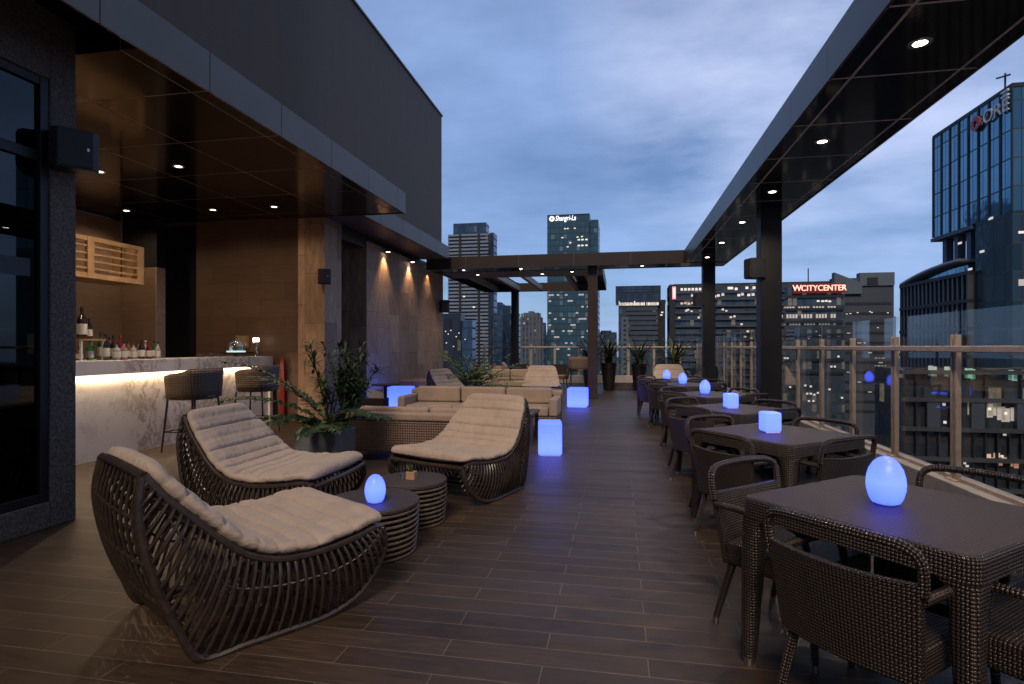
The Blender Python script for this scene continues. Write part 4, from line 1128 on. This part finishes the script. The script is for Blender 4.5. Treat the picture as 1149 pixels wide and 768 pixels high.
# upright bushy stems of narrow leaves
for k in range(22):
    a=rnd.uniform(0,6.28); bp=Vector((.12+.10*cos(a)*cos(A),.12*sin(a),.45))
    tip=Vector((.12+rnd.uniform(-.26,.56),rnd.uniform(-.3,.3),rnd.uniform(.95,1.42)))
    st.tube([bp,(bp+tip)/2+Vector((rnd.uniform(-.04,.04),0,.05)),tip],[.010,.008,.005],5)
    for j in range(44):
        f=rnd.uniform(.45,1.02); q=bp.lerp(tip,f)
        dv=Vector((rnd.uniform(-1,1),rnd.uniform(-1,1),rnd.uniform(-.35,.8)))
        m.leaf(q,dv,Vector((0,0,1)),rnd.uniform(.09,.18),rnd.uniform(.022,.036),rnd.uniform(0,.03))
m.build('bushy_leaves',M['leaf_dark'],t)
m=MB()
for k in range(60):
    a=rnd.uniform(0,6.28); r=rnd.uniform(.05,.33)
    m.leaf((r*cos(a)*.7,r*sin(a)*.7,.47+rnd.uniform(0,.12)),(cos(a),sin(a),rnd.uniform(-.1,.9)),(0,0,1),rnd.uniform(.1,.22),rnd.uniform(.05,.09),.03)
m.build('broad_leaves',M['leaf'],t)
st.build('stems',M['stem'],t)
# fern bush by the tiled wall
x,y=at(527,13.9)
t=thing('potted_plant','spreading green fern bush in a low pot before the far sofa','plant',(x,y,0))
MB().lathe([(.2,0),(.28,.3),(.3,.36),(.27,.36),(.25,.30),(0.001,.31)],24).build('pot',M['greypot'],t,smooth=True)
rnd=random.Random(9); m=MB(); m2=MB(); st=MB()
for k in range(40):
    az=rnd.uniform(0,6.28); el=rnd.uniform(.35,1.35)
    frond(m2 if k%3==0 else m,st,(rnd.uniform(-.15,.15),rnd.uniform(-.15,.15),.30),az,el,rnd.uniform(.85,1.45),rnd.uniform(.5,1.2),14,.20,.055,rnd)
m.build('fronds',M['leaf'],t); m2.build('bright_fronds',M['leaf_bright'],t); st.build('stems',M['stem'],t)
# palm by the corner column
x,y=at(803,16.9); x=2.1; y=17.4
t=thing('potted_plant','dry olive palm by the side railing behind the corner column','plant',(x,y,0))
MB().lathe([(.2,0),(.26,.4),(.27,.42),(.24,.42),(.22,.37),(0.001,.38)],20).build('pot',M['darkpot'],t,smooth=True)
rnd=random.Random(12); m=MB(); st=MB()
for k in range(22):
    frond(m,st,(rnd.uniform(-.06,.06),rnd.uniform(-.06,.06),.4),rnd.uniform(0,6.28),rnd.uniform(.5,1.35),rnd.uniform(.6,.95),rnd.uniform(.7,1.5),14,.20,.022,rnd)
m.build('fronds',M['leaf_olive'],t); st.build('stems',M['stem'],t)

# ------------------------------------------------------------------ the city
BOT=-79.9
LITM={'warm':emit('lit_warm',(1,.72,.42),.4),'faint':emit('lit_faint',(.9,.95,.85),.045),'white':emit('lit_white',(1,.93,.82),.55),'green':emit('lit_green',(.35,1,.62),.13),'dimw':emit('lit_dim',(1,.82,.56),.10),'orange':emit('lit_orange',(1,.45,.22),.35)}
def zat(py,zc): return H+(389-py)*zc/F
class Bld:
    def __init__(s,name,label,px0,px1,zc,depth,cat='building'):
        cx=(px0+px1)/2; x,y=at(cx,zc); s.Y=y; s.X0=xat(px0,y); s.X1=xat(px1,y); s.zc=zc; s.D=depth
        s.t=thing(name,label,cat); s.name=name
    def Z(s,py,px=None):
        return zat(py,s.zc)
    def body(s,ytop,mat,px0=None,px1=None,name='wall',dy=0,ybot=None,depth=None):
        x0=s.X0 if px0 is None else xat(px0,s.Y); x1=s.X1 if px1 is None else xat(px1,s.Y)
        return bx(x0,x1,s.Y+dy,s.Y+dy+(depth or s.D),BOT if ybot is None else s.Z(ybot),s.Z(ytop)).build(name,mat,s.t)
    def lit(s,cells,mat,w=.8,hh=.5,dy=-.06,name='lit_window'):
        for (px,py) in cells:
            x=xat(px,s.Y); z=s.Z(py)
            o=s.proto(w,hh,mat); o.location=(x,s.Y+dy,z)
    _c={}
    def proto(s,w,hh,mat):
        k=(round(w,2),round(hh,2),mat.name)
        if k not in Bld._c:
            me=bx(-w/2,w/2,-.02,.02,-hh/2,hh/2).build('lit_window',mat,s.t); Bld._c[k]=me.data; return me
        o=bpy.data.objects.new('lit_window',Bld._c[k]); COL.objects.link(o); o.parent=s.t; return o
    def bands(s,ys,mat,thick,out,px0=None,px1=None,name='floor_band'):
        x0=s.X0 if px0 is None else xat(px0,s.Y); x1=s.X1 if px1 is None else xat(px1,s.Y)
        m=MB()
        for y in ys:
            z=s.Z(y); m.box(x0-.05,x1+.05,s.Y-out,s.Y-.02,z-thick/2,z+thick/2)
        return m.build(name,mat,s.t)
    def fins(s,n,y0,y1,mat,w,out,px0=None,px1=None,name='facade_fins'):
        x0=s.X0 if px0 is None else xat(px0,s.Y); x1=s.X1 if px1 is None else xat(px1,s.Y)
        m=MB()
        for k in range(n+1):
            x=x0+(x1-x0)*k/n; m.box(x-w/2,x+w/2,s.Y-out,s.Y-.01,BOT if y1 is None else s.Z(y1),s.Z(y0))
        return m.build(name,mat,s.t)
white_band=simple('pale_band',(.19,.25,.34),.7,var=.1,scale=.1)
dark_band=simple('dark_band',(.012,.019,.028),.6,var=.1,scale=.1)
grey_conc=simple('grey_concrete',(.055,.075,.105),.8,var=.15,scale=.08)
pale_conc=simple('pale_concrete_far',(.10,.135,.185),.8,var=.12,scale=.08)
fB=facade('blue_glass',(.05,.11,.20),(.10,.20,.33),(.02,.04,.07),1.5,3.6,.08,.18,(.02,.04,.07),.15,.6,.03,(1,.8,.5),.05)
fH=facade('hotel_glass',(.05,.15,.22),(.07,.19,.27),(.02,.055,.085),2.6,3.7,.22,.30,(.02,.06,.09),.2,.5,.12,(.85,.85,.7),.06)
fW=facade('dark_strip',(.02,.03,.05),(.05,.07,.11),(.02,.03,.05),1.6,3.5,.1,.0,(.02,.03,.04),.25,.4,.05,(1,.8,.5),.06)
fG=facade('grey_flats',(.05,.07,.10),(.12,.15,.18),(.10,.13,.175),2.4,3.2,.38,.30,(.11,.14,.185),.3,.3,.04,(1,.8,.5),.06)
fO=facade('office_strip',(.05,.09,.13),(.13,.19,.24),(.035,.052,.075),1.4,3.3,.14,.30,(.03,.045,.06),.15,.5,.12,(1,.8,.5),.10)
fC=facade('core_glass',(.10,.26,.38),(.15,.33,.45),(.03,.06,.08),2.2,3.5,.05,.05,(.015,.03,.04),.07,.75,.0)
fC2=facade('podium_glass',(.03,.05,.06),(.085,.125,.14),(.02,.024,.026),1.1,3.4,.25,.10,(.012,.014,.015),.12,.55,.10,(.65,.9,.75),.05)
fL=facade('low_block',(.03,.045,.055),(.075,.095,.115),(.02,.022,.025),1.6,3.2,.22,.30,(.010,.010,.011),.2,.4,.10,(1,.75,.45),.12)

# white banded tower
b=Bld('banded_tower','tall tower with white floor bands and dark blue crown','x' and 503,553,300,9)
b.body(264,fW); b.body(250,fB,508,545,'crown',1,264,7)
bw=[264+5.6*k*.72 for k in range(46)]
b.bands(bw,white_band,.95,.5,503,515); b.bands(bw,white_band,.95,.5,518,536); b.bands(bw,white_band,.95,.5,539,548)
b.fins(1,264,None,dark_band,1.0,.9,516.5,537.5,'pier'); b.body(262,fB,549,554,'corner_bay',.3,None,8)
b.lit([(511,303),(521,333),(532,345),(525,372)],LITM['white'],1.2,.7,-.6)
# hotel tower
b=Bld('hotel_tower','tall blue glass hotel tower with lit white sign','x' and 614,671,350,30)
b.body(241,fH,614,661.5); b.body(246.5,fH,662,671,'side_wing',3)
b.body(240.5,dark_band,614,661.5,'roof_edge',-.2,241.2,31)
m=M['lamp_sign']=emit('sign_white',(.95,.97,1),1.4)
def text(body,size,mat,parent,loc,rot,ext=.1,name='sign_letters',shear=0,sx=1.0,align='CENTER',width=None):
    c=bpy.data.curves.new(name,'FONT'); c.body=body; c.size=size; c.extrude=ext; c.align_x=align; c.align_y='CENTER'; c.shear=shear
    c.materials.append(mat); tmp=bpy.data.objects.new('tmp',c); COL.objects.link(tmp); dg=bpy.context.evaluated_depsgraph_get(); me=bpy.data.meshes.new_from_object(tmp.evaluated_get(dg)); bpy.data.objects.remove(tmp)
    if width: xsv=[v.co.x for v in me.vertices]; sx=width/(max(xsv)-min(xsv))
    o=bpy.data.objects.new(name,me); COL.objects.link(o); o.location=loc; o.rotation_euler=rot; o.scale=(sx,1,1); o.parent=parent; return o
text('Shangri-La',4.4,m,b.t,(xat(634.5,b.Y),b.Y-.4,b.Z(245.0)),(R(90),0,0),.2,shear=.25,width=12.6)
MB().lathe([(.7,-.2),(1.7,-.2),(1.7,.2),(.7,.2),(.7,-.2)],8,caps=False,M=Matrix.Translation((xat(619.3,b.Y),b.Y-.4,b.Z(245.0)))@Matrix.Rotation(R(90),4,'X')).build('sign_emblem',m,b.t)
b.lit([(x_,y_) for y_ in (269.5,276) for x_ in (649.5,653.5,658)],LITM['white'],1.5,.9)
b.lit([(634,256.5),(637,256.5),(645,256.5),(631,266.5),(640,272.5),(637,277),(648,266.5),(653,266)],LITM['white'],1.2,.7)
rh=random.Random(21)
hc=[(617+3.05*rh.randint(0,14),331+6.77*rh.choice((0,0,1,2,3,3,4,5,6,6,7,8,9,10))) for k in range(44)]
b.lit(list(dict.fromkeys(hc))[:20],LITM['dimw'],1.5,.9)
b.lit(list(dict.fromkeys(hc))[20:],LITM['faint'],1.6,1.0)
# dark blue pair
b=Bld('blue_tower','slim dark blue tower behind the slim black column','x' and 553,564,380,9); b.body(341,fB); b.body(339,dark_band,555,561,'roof_box',3,341,8)
b=Bld('blue_tower','stepped dark blue tower right of the banded tower','x' and 564,573,360,9); b.body(343,fB); b.body(352,fB,573,581,'side_wing',1)
# grey flats
b=Bld('flats_tower','grey stepped residential tower with roof crown','x' and 584,607,340,9)
b.body(356,fG); b.body(351,pale_conc,587,604,'crown',1,356,7); b.body(349,pale_conc,592,597,'roof_box',3,351,8); b.body(362,fG,606.5,610,'side_wing',3)
b.fins(5,352,None,pale_conc,1.0,.6,586,606,'pier'); b.lit([(588,363),(593,358),(601,371),(590,380)],LITM['dimw'],1.2,.8)
# glass block at far left
b=Bld('glass_block','low dark glass block at the foot of banded tower','x' and 494,517,190,5)
b.body(352,fW); b.body(360,fB,517,529,'side_wing',1)
b.lit([(500,372),(503,375),(506,371),(512,378),(501,385),(515,374),(509,389),(522,381)],LITM['white'],.4,.3)
# distant small blocks and trees
b=Bld('distant_block','small hazy distant block left of the hotel tower','x' and 600,615,600,30); b.body(376,fB); b.body(372,fB,606,611,'roof_box',2,376)
b=Bld('distant_block','low distant green roofed block between planters and glass office','x' and 671,692,420,30); b.body(373,fO); b.body(371,fO,674,686,'roof_box',2,373,10)
# glass topped office
b=Bld('office_block','office block with gridded glass crown and lit sign band','x' and 691,745,220,14)
b.body(341,fO,694,738); b.body(321,fB,691,741,'glass_crown',-.6,340); b.body(340,dark_band,737,747,'side_wing',2); b.body(336,dark_band,741,748,'roof_plant',4,340,8)
b.bands([322+3*k for k in range(6)],dark_band,.18,.7,691,741,'crown_bars'); b.fins(22,321,340,dark_band,.16,.75,691,741,'crown_mullions')
sg=emit('sign_cream',(1,.86,.68),.55)
m_=MB(); rr_=random.Random(4); xx=xat(694.5,b.Y); xe=xat(738,b.Y); zz=b.Z(343.2)
while xx<xe:
    if rr_.random()<.9:
        w_=rr_.uniform(.22,.42); h_=rr_.choice((1.15,1.15,1.2,1.75)); m_.box(xx,xx+w_,b.Y-1.1,b.Y-.9,zz,zz+h_)
        if rr_.random()<.7: m_.box(xx+w_,xx+w_+.16,b.Y-1.1,b.Y-.9,zz+h_*.35,zz+h_*.6)
    xx+=.52
m_.build('sign_letters',sg,b.t)
b.bands([347,352,357.5,363,368.5,374,380,386,392],grey_conc,1.3,.5,703,738)
b.body(356,pale_conc,697,705,'white_pier',-1.4,None,2)
b.lit([(701,360+5.4*k) for k in range(17)],dark_band,1.0,.9,-1.45)
b.lit([(742,354),(743,351),(708,347),(716,348),(724,347.5)],LITM['white'],.8,.5,-.1)
# city center block
b=Bld('mall_block','long mid rise office block with glowing red rooftop sign','x' and 751,948,180,9)
b.body(319,fO); b.body(316.5,dark_band,757,935,'roof_edge',2,319.5)
b.bands([327.5,335.5,343,350.5,358,366,374,381.5,389,397,405,413,421,429,437],grey_conc,.55,.7,757,880)
b.body(318,dark_band,751,757.5,'corner_pier',-.8,None,6)
b.bands([334,348,362,376,390,404,418],dark_band,.8,.5,876,946)
rs=emit('sign_red',(1,.12,.08),1.6); rs2=emit('sign_red_core',(1,.42,.30),1.7)
text('W',2.7,rs2,b.t,(xat(893.2,b.Y),b.Y-1.1,b.Z(325.0)),(R(90),0,0),.15,width=2.6); text('CITYCENTER',2.5,rs2,b.t,(xat(922.8,b.Y),b.Y-1.1,b.Z(325.2)),(R(90),0,0),.15,width=12.8)
bx(xat(889,b.Y),xat(947,b.Y),b.Y-.8,b.Y-.6,b.Z(330.5),b.Z(319.8)).build('sign_backing',emit('sign_backing',(.5,.02,.02),.12,(.1,.02,.02)),b.t)
bx(xat(754,b.Y),xat(758,b.Y),b.Y-1.2,b.Y-.9,b.Z(335),b.Z(320.5)).build('red_sign',emit('sign_red_v',(1,.06,.07),.9),b.t)
bx(xat(755.4,b.Y),xat(756.6,b.Y),b.Y-1.3,b.Y-1.22,b.Z(333),b.Z(322.5)).build('sign_letter',M['lamp_sign'],b.t)
b.lit([(765+4.1*k,323.5) for k in range(6)],LITM['white'],.75,.8)
b.lit([(777,330.5),(781,330.5),(784,331),(802,332),(806,331),(811,330),(818,323),(821,323),(829,331),(833,330),(840,331),(845,330.5),(838,323),(846,323),(826,324)],LITM['white'],.85,.8)
b.lit([(765,339.5),(769,339),(773,340),(777,339),(782,340)],LITM['orange'],.8,.7)
b.lit([(811,347),(815,349),(820,356),(824,355),(829,366),(832,364),(839,372),(772,347),(776,349),(762,356),(784,356),(770,348),(836,378),(843,380)],LITM['warm'],.7,.6)
for r_,yy in enumerate((347,355.5,363)):
    b.lit([(877+3.3*k,yy) for k in range(19) if (k*7+r_*3)%5],LITM['dimw'],.6,1.25,-.06)
b.lit([(918,339),(923,339.2),(927,339),(931,339.5)],LITM['white'],.8,.5)
b.lit([(880,402),(883,402),(905,441),(909,441),(913,442),(903,432),(909,433),(886,434),(932,411),(936,411),(930,436),(944,445),(907,449),(912,449),(917,440),(940,400)],LITM['white'],.6,.55,-.6)
MB().tube([(xat(914,b.Y),b.Y+6,b.Z(318)),(xat(914,b.Y),b.Y+6,b.Z(300))],.18,5).build('antenna',M['black'],b.t)
# grey concrete block
b=Bld('concrete_block','grey concrete block with sloping roof and dark slots','x' and 934,1003,200,3)
b.body(312,grey_conc)
x0,x1=xat(935,b.Y),xat(966,b.Y); m_=MB(); 
Mx=Matrix.Translation((0,b.Y-1.0,0))@Matrix(((1,0,0,0),(0,0,1,0),(0,1,0,0),(0,0,0,1)))
m_.prism([(x0,b.Z(330)),(x1,b.Z(330)),(x1,b.Z(318)),(x0,b.Z(305.5))],0,2.5,Mx); m_.build('sloping_wing',pale_conc,b.t)
bx(xat(964,b.Y),xat(1003,b.Y),b.Y-.6,b.Y+2.4,b.Z(321),b.Z(306.5)).build('roof_house',pale_conc,b.t)
bx(xat(972,b.Y),xat(984,b.Y),b.Y-.8,b.Y-.7,b.Z(320),b.Z(312)).build('roof_opening',dark_band,b.t)
b.bands([341,352,363,374,385,396,407,418,429,440,451,462],dark_band,.9,.12,940,1000,'window_slots')
b.lit([(950,352.5),(954,352),(962,351),(976,350),(978,351),(996,351.5),(985,368),(944,385),(970,385)],LITM['warm'],.6,.3,-.16)
b.lit([(952+4*((k*3)%12),374+11*(k%8)) for k in range(24)],LITM['dimw'],1.3,.35,-.16)
b.lit([(982+1.6*(k%8),402+8.6*(k//8)) for k in range(64) if (k*k*7+k*3)%5<3],LITM['dimw'],.42,.28,-.16)
# red-sign glass tower on the right
PX=47.5
t=thing('glass_tower','tall blue glass tower with red and silver rooftop letters','building')
zt=zat(98,70)
bx(PX,PX+45,80.1,98,zat(262,84),zt).build('glass_wall',fC,t)
m_=MB()
for k in range(9): 
    y=80.1+17.9*k/8; m_.box(PX-.13,PX-.01,y-.14,y+.14,zat(262,84),zt+.2)
m_.build('facade_fins',dark_band,t)
bx(PX-.1,PX+45.1,80.0,98.1,zt,zt+.5).build('roof_edge',dark_band,t)
bx(PX+2,PX+45,80.2,89,-20,zat(262,84)).build('glass_wall',fC,t)
fC3=facade('core_low_glass',(.045,.10,.14),(.09,.15,.19),(.03,.05,.06),2.2,3.5,.06,.06,(.012,.02,.025),.10,.7,.02,(.9,.95,.85),.10)
bx(PX,PX+45,80.1,87.5,-20,zat(262,84)-.01).build('glass_wall',fC3,t)
for y in (90,93,96): bx(PX+.5,PX+1.5,y-.5,y+.5,zat(300,84),zat(262,84)).build('pillar',pale_conc,t)
bx(PX-.3,PX+20,88,98.2,zat(263,84)-.5,zat(263,84)-.02).build('soffit_slab',pale_conc,t)
silver=simple('sign_silver',(.75,.76,.78),.4,var=.03); 
rotl=(R(90),0,R(-90))
zs=zt-3.4
text('ORE',2.35,silver,t,(PX-.32,82.75,31.25),rotl,.10,width=4.9)
m_=MB()
for k in range(2): m_.box(PX-.42,PX-.22,80.32,81.6,31.25+1.12+k*.58,31.25+1.38+k*.58)
m_.build('sign_bars',silver,t)
Rm=Matrix.Translation((PX-.34,86.7,31.25))@Matrix.Rotation(R(90),4,'Y')
MB().lathe([(.45,-.15),(1.05,-.15),(1.05,.15),(.45,.15),(.45,-.15)],6,M=Rm,caps=False).build('sign_emblem',simple('sign_red_paint',(.45,.06,.06),.5),t)
MB().tube([(PX+1.2,83.5,zt),(PX+1.2,83.5,zt+3.2)],.12,5).tube([(PX+1.2,82.6,zt+2.6),(PX+1.2,85.2,zt+3.3)],.12,5).build('roof_mast',M['black'],t)
def xlit(cells,mat,w,hh):
    for y,z in cells:
        bx(-.03,.03,-w/2,w/2,-hh/2,hh/2).build('lit_window',mat,t,(PX-.05,y,z))
xlit([(84.2,18),(86,14),(88.6,12),(91,16)],LITM['white'],.9,.3)
bx(PX+.6,PX+3.4,80.02,80.06,15.2,15.5).build('lit_window',LITM['white'],t)
bx(PX+.6,PX+2.2,80.02,80.06,8.8,9.6).build('lit_window',LITM['dimw'],t)
# podium
t=thing('podium_block','dark finned glass podium with curved roof beside the glass tower','building')
zp=11.6
bx(PX-.2,PX+40,87.55,106.5,BOT,zp).build('glass_wall',fC2,t)
m_=MB()
for k in range(17): 
    y=87.7+18.7*k/16; m_.box(PX-.9,PX-.21,y-.18,y+.18,-30,zp-.1)
m_.build('facade_fins',simple('fin_grey',(.07,.085,.10),.5,var=.2,scale=.2),t)
m_=MB()
for z in (zp-.2,7.6,3.8,0,-3.8,-7.6,-11.4): m_.box(PX-1.0,PX-.2,87.5,106.6,z-.25,z+.25)
m_.build('floor_band',dark_band,t)
rows=[]
for k in range(13):
    u=k/12; y=89.5+17*u; zz=zp+1.7*(1-(u)**2.2)+.3
    rows.append([(PX-1.0,y,zz),(PX+14,y,zz)])
o=MB().sheet(rows).build('curved_roof',simple('roof_zinc',(.16,.17,.19),.45),t,smooth=True); md=o.modifiers.new('s','SOLIDIFY'); md.thickness=.5
bx(PX+.2,PX+13,89.5,100,zp,zp+1.1).build('clerestory',fC,t)
for y,z in ((101,5.5),(98.4,5.3),(95.9,5.6),(94.8,5.4),(103.2,2.2),(96.5,1.3),(93,6.0),(99.5,-1.8),(100.6,-1.8),(101.6,-1.8),(102.5,-1.8),(97,-5.8)):
    bx(-.03,.03,-.45,.45,-.35,.35).build('lit_window',LITM['dimw'] if z<5 else LITM['white'],t,(PX-.24,y,z))
# low dark block below the handrail
t=thing('low_block','dark low block behind the railing glass with scattered lit windows','building')
YL=72.0; XL=32.0
bx(XL,XL+70,YL,79.8,BOT,-1.2).build('wall',fL,t)
m_=MB()
for z in (-1.5,-4.6,-7.9,-11.2,-14.5,-17.8): m_.box(XL-.6,XL+70,YL-.7,YL-.02,z-.22,z+.22)
m_.build('floor_band',simple('band_dim',(.045,.05,.055),.6,var=.1,scale=.1),t)
m_=MB()
for k in range(52): m_.box(XL+.9+1.15*k,XL+1.02+1.15*k,YL-.5,YL-.03,-45,-8.2 if k%3 else -1.75)
m_.build('facade_fins',dark_band,t)
m_=MB()
for k in range(14): m_.box(XL+2+4.4*k,XL+3.3+4.4*k,YL-.6,YL-.03,-7.7,-4.8)
m_.build('pillar',grey_conc,t)
def flit(cells,mat,w,hh):
    for px,py in cells:
        x=xat(px,YL); zc=-x*sin(A)+YL*cos(A)
        bx(-w/2,w/2,-.03,.03,-hh/2,hh/2).build('lit_window',mat,t,(x,YL-.05,zat(py,zc)))
flit([(1044,416),(1048,417),(1062,417),(1066,418),(1085,419),(1088,419),(1091,420),(1134,421),(1138,422)],LITM['green'],.5,1.1)
flit([(1090,458),(1094,457),(1100,460),(1109,461),(1113,459),(1123,464),(1128,466),(1138,465),(1144,467)],LITM['dimw'],.8,1.5)
flit([(1094,457),(1110,459),(1128,464),(1143,466),(1059,454),(1060,474)],LITM['white'],.3,.3)
flit([(1060,516),(1082,520),(1085,523),(1090,515),(1080,528),(1091,482),(1095,481),(1115,484),(1127,488),(1124,512)],LITM['white'],.3,.22)
flit([(1108,512),(1112,516),(1118,511),(1121,520),(1127,516),(1133,521),(1141,523)],LITM['orange'],.6,.5)
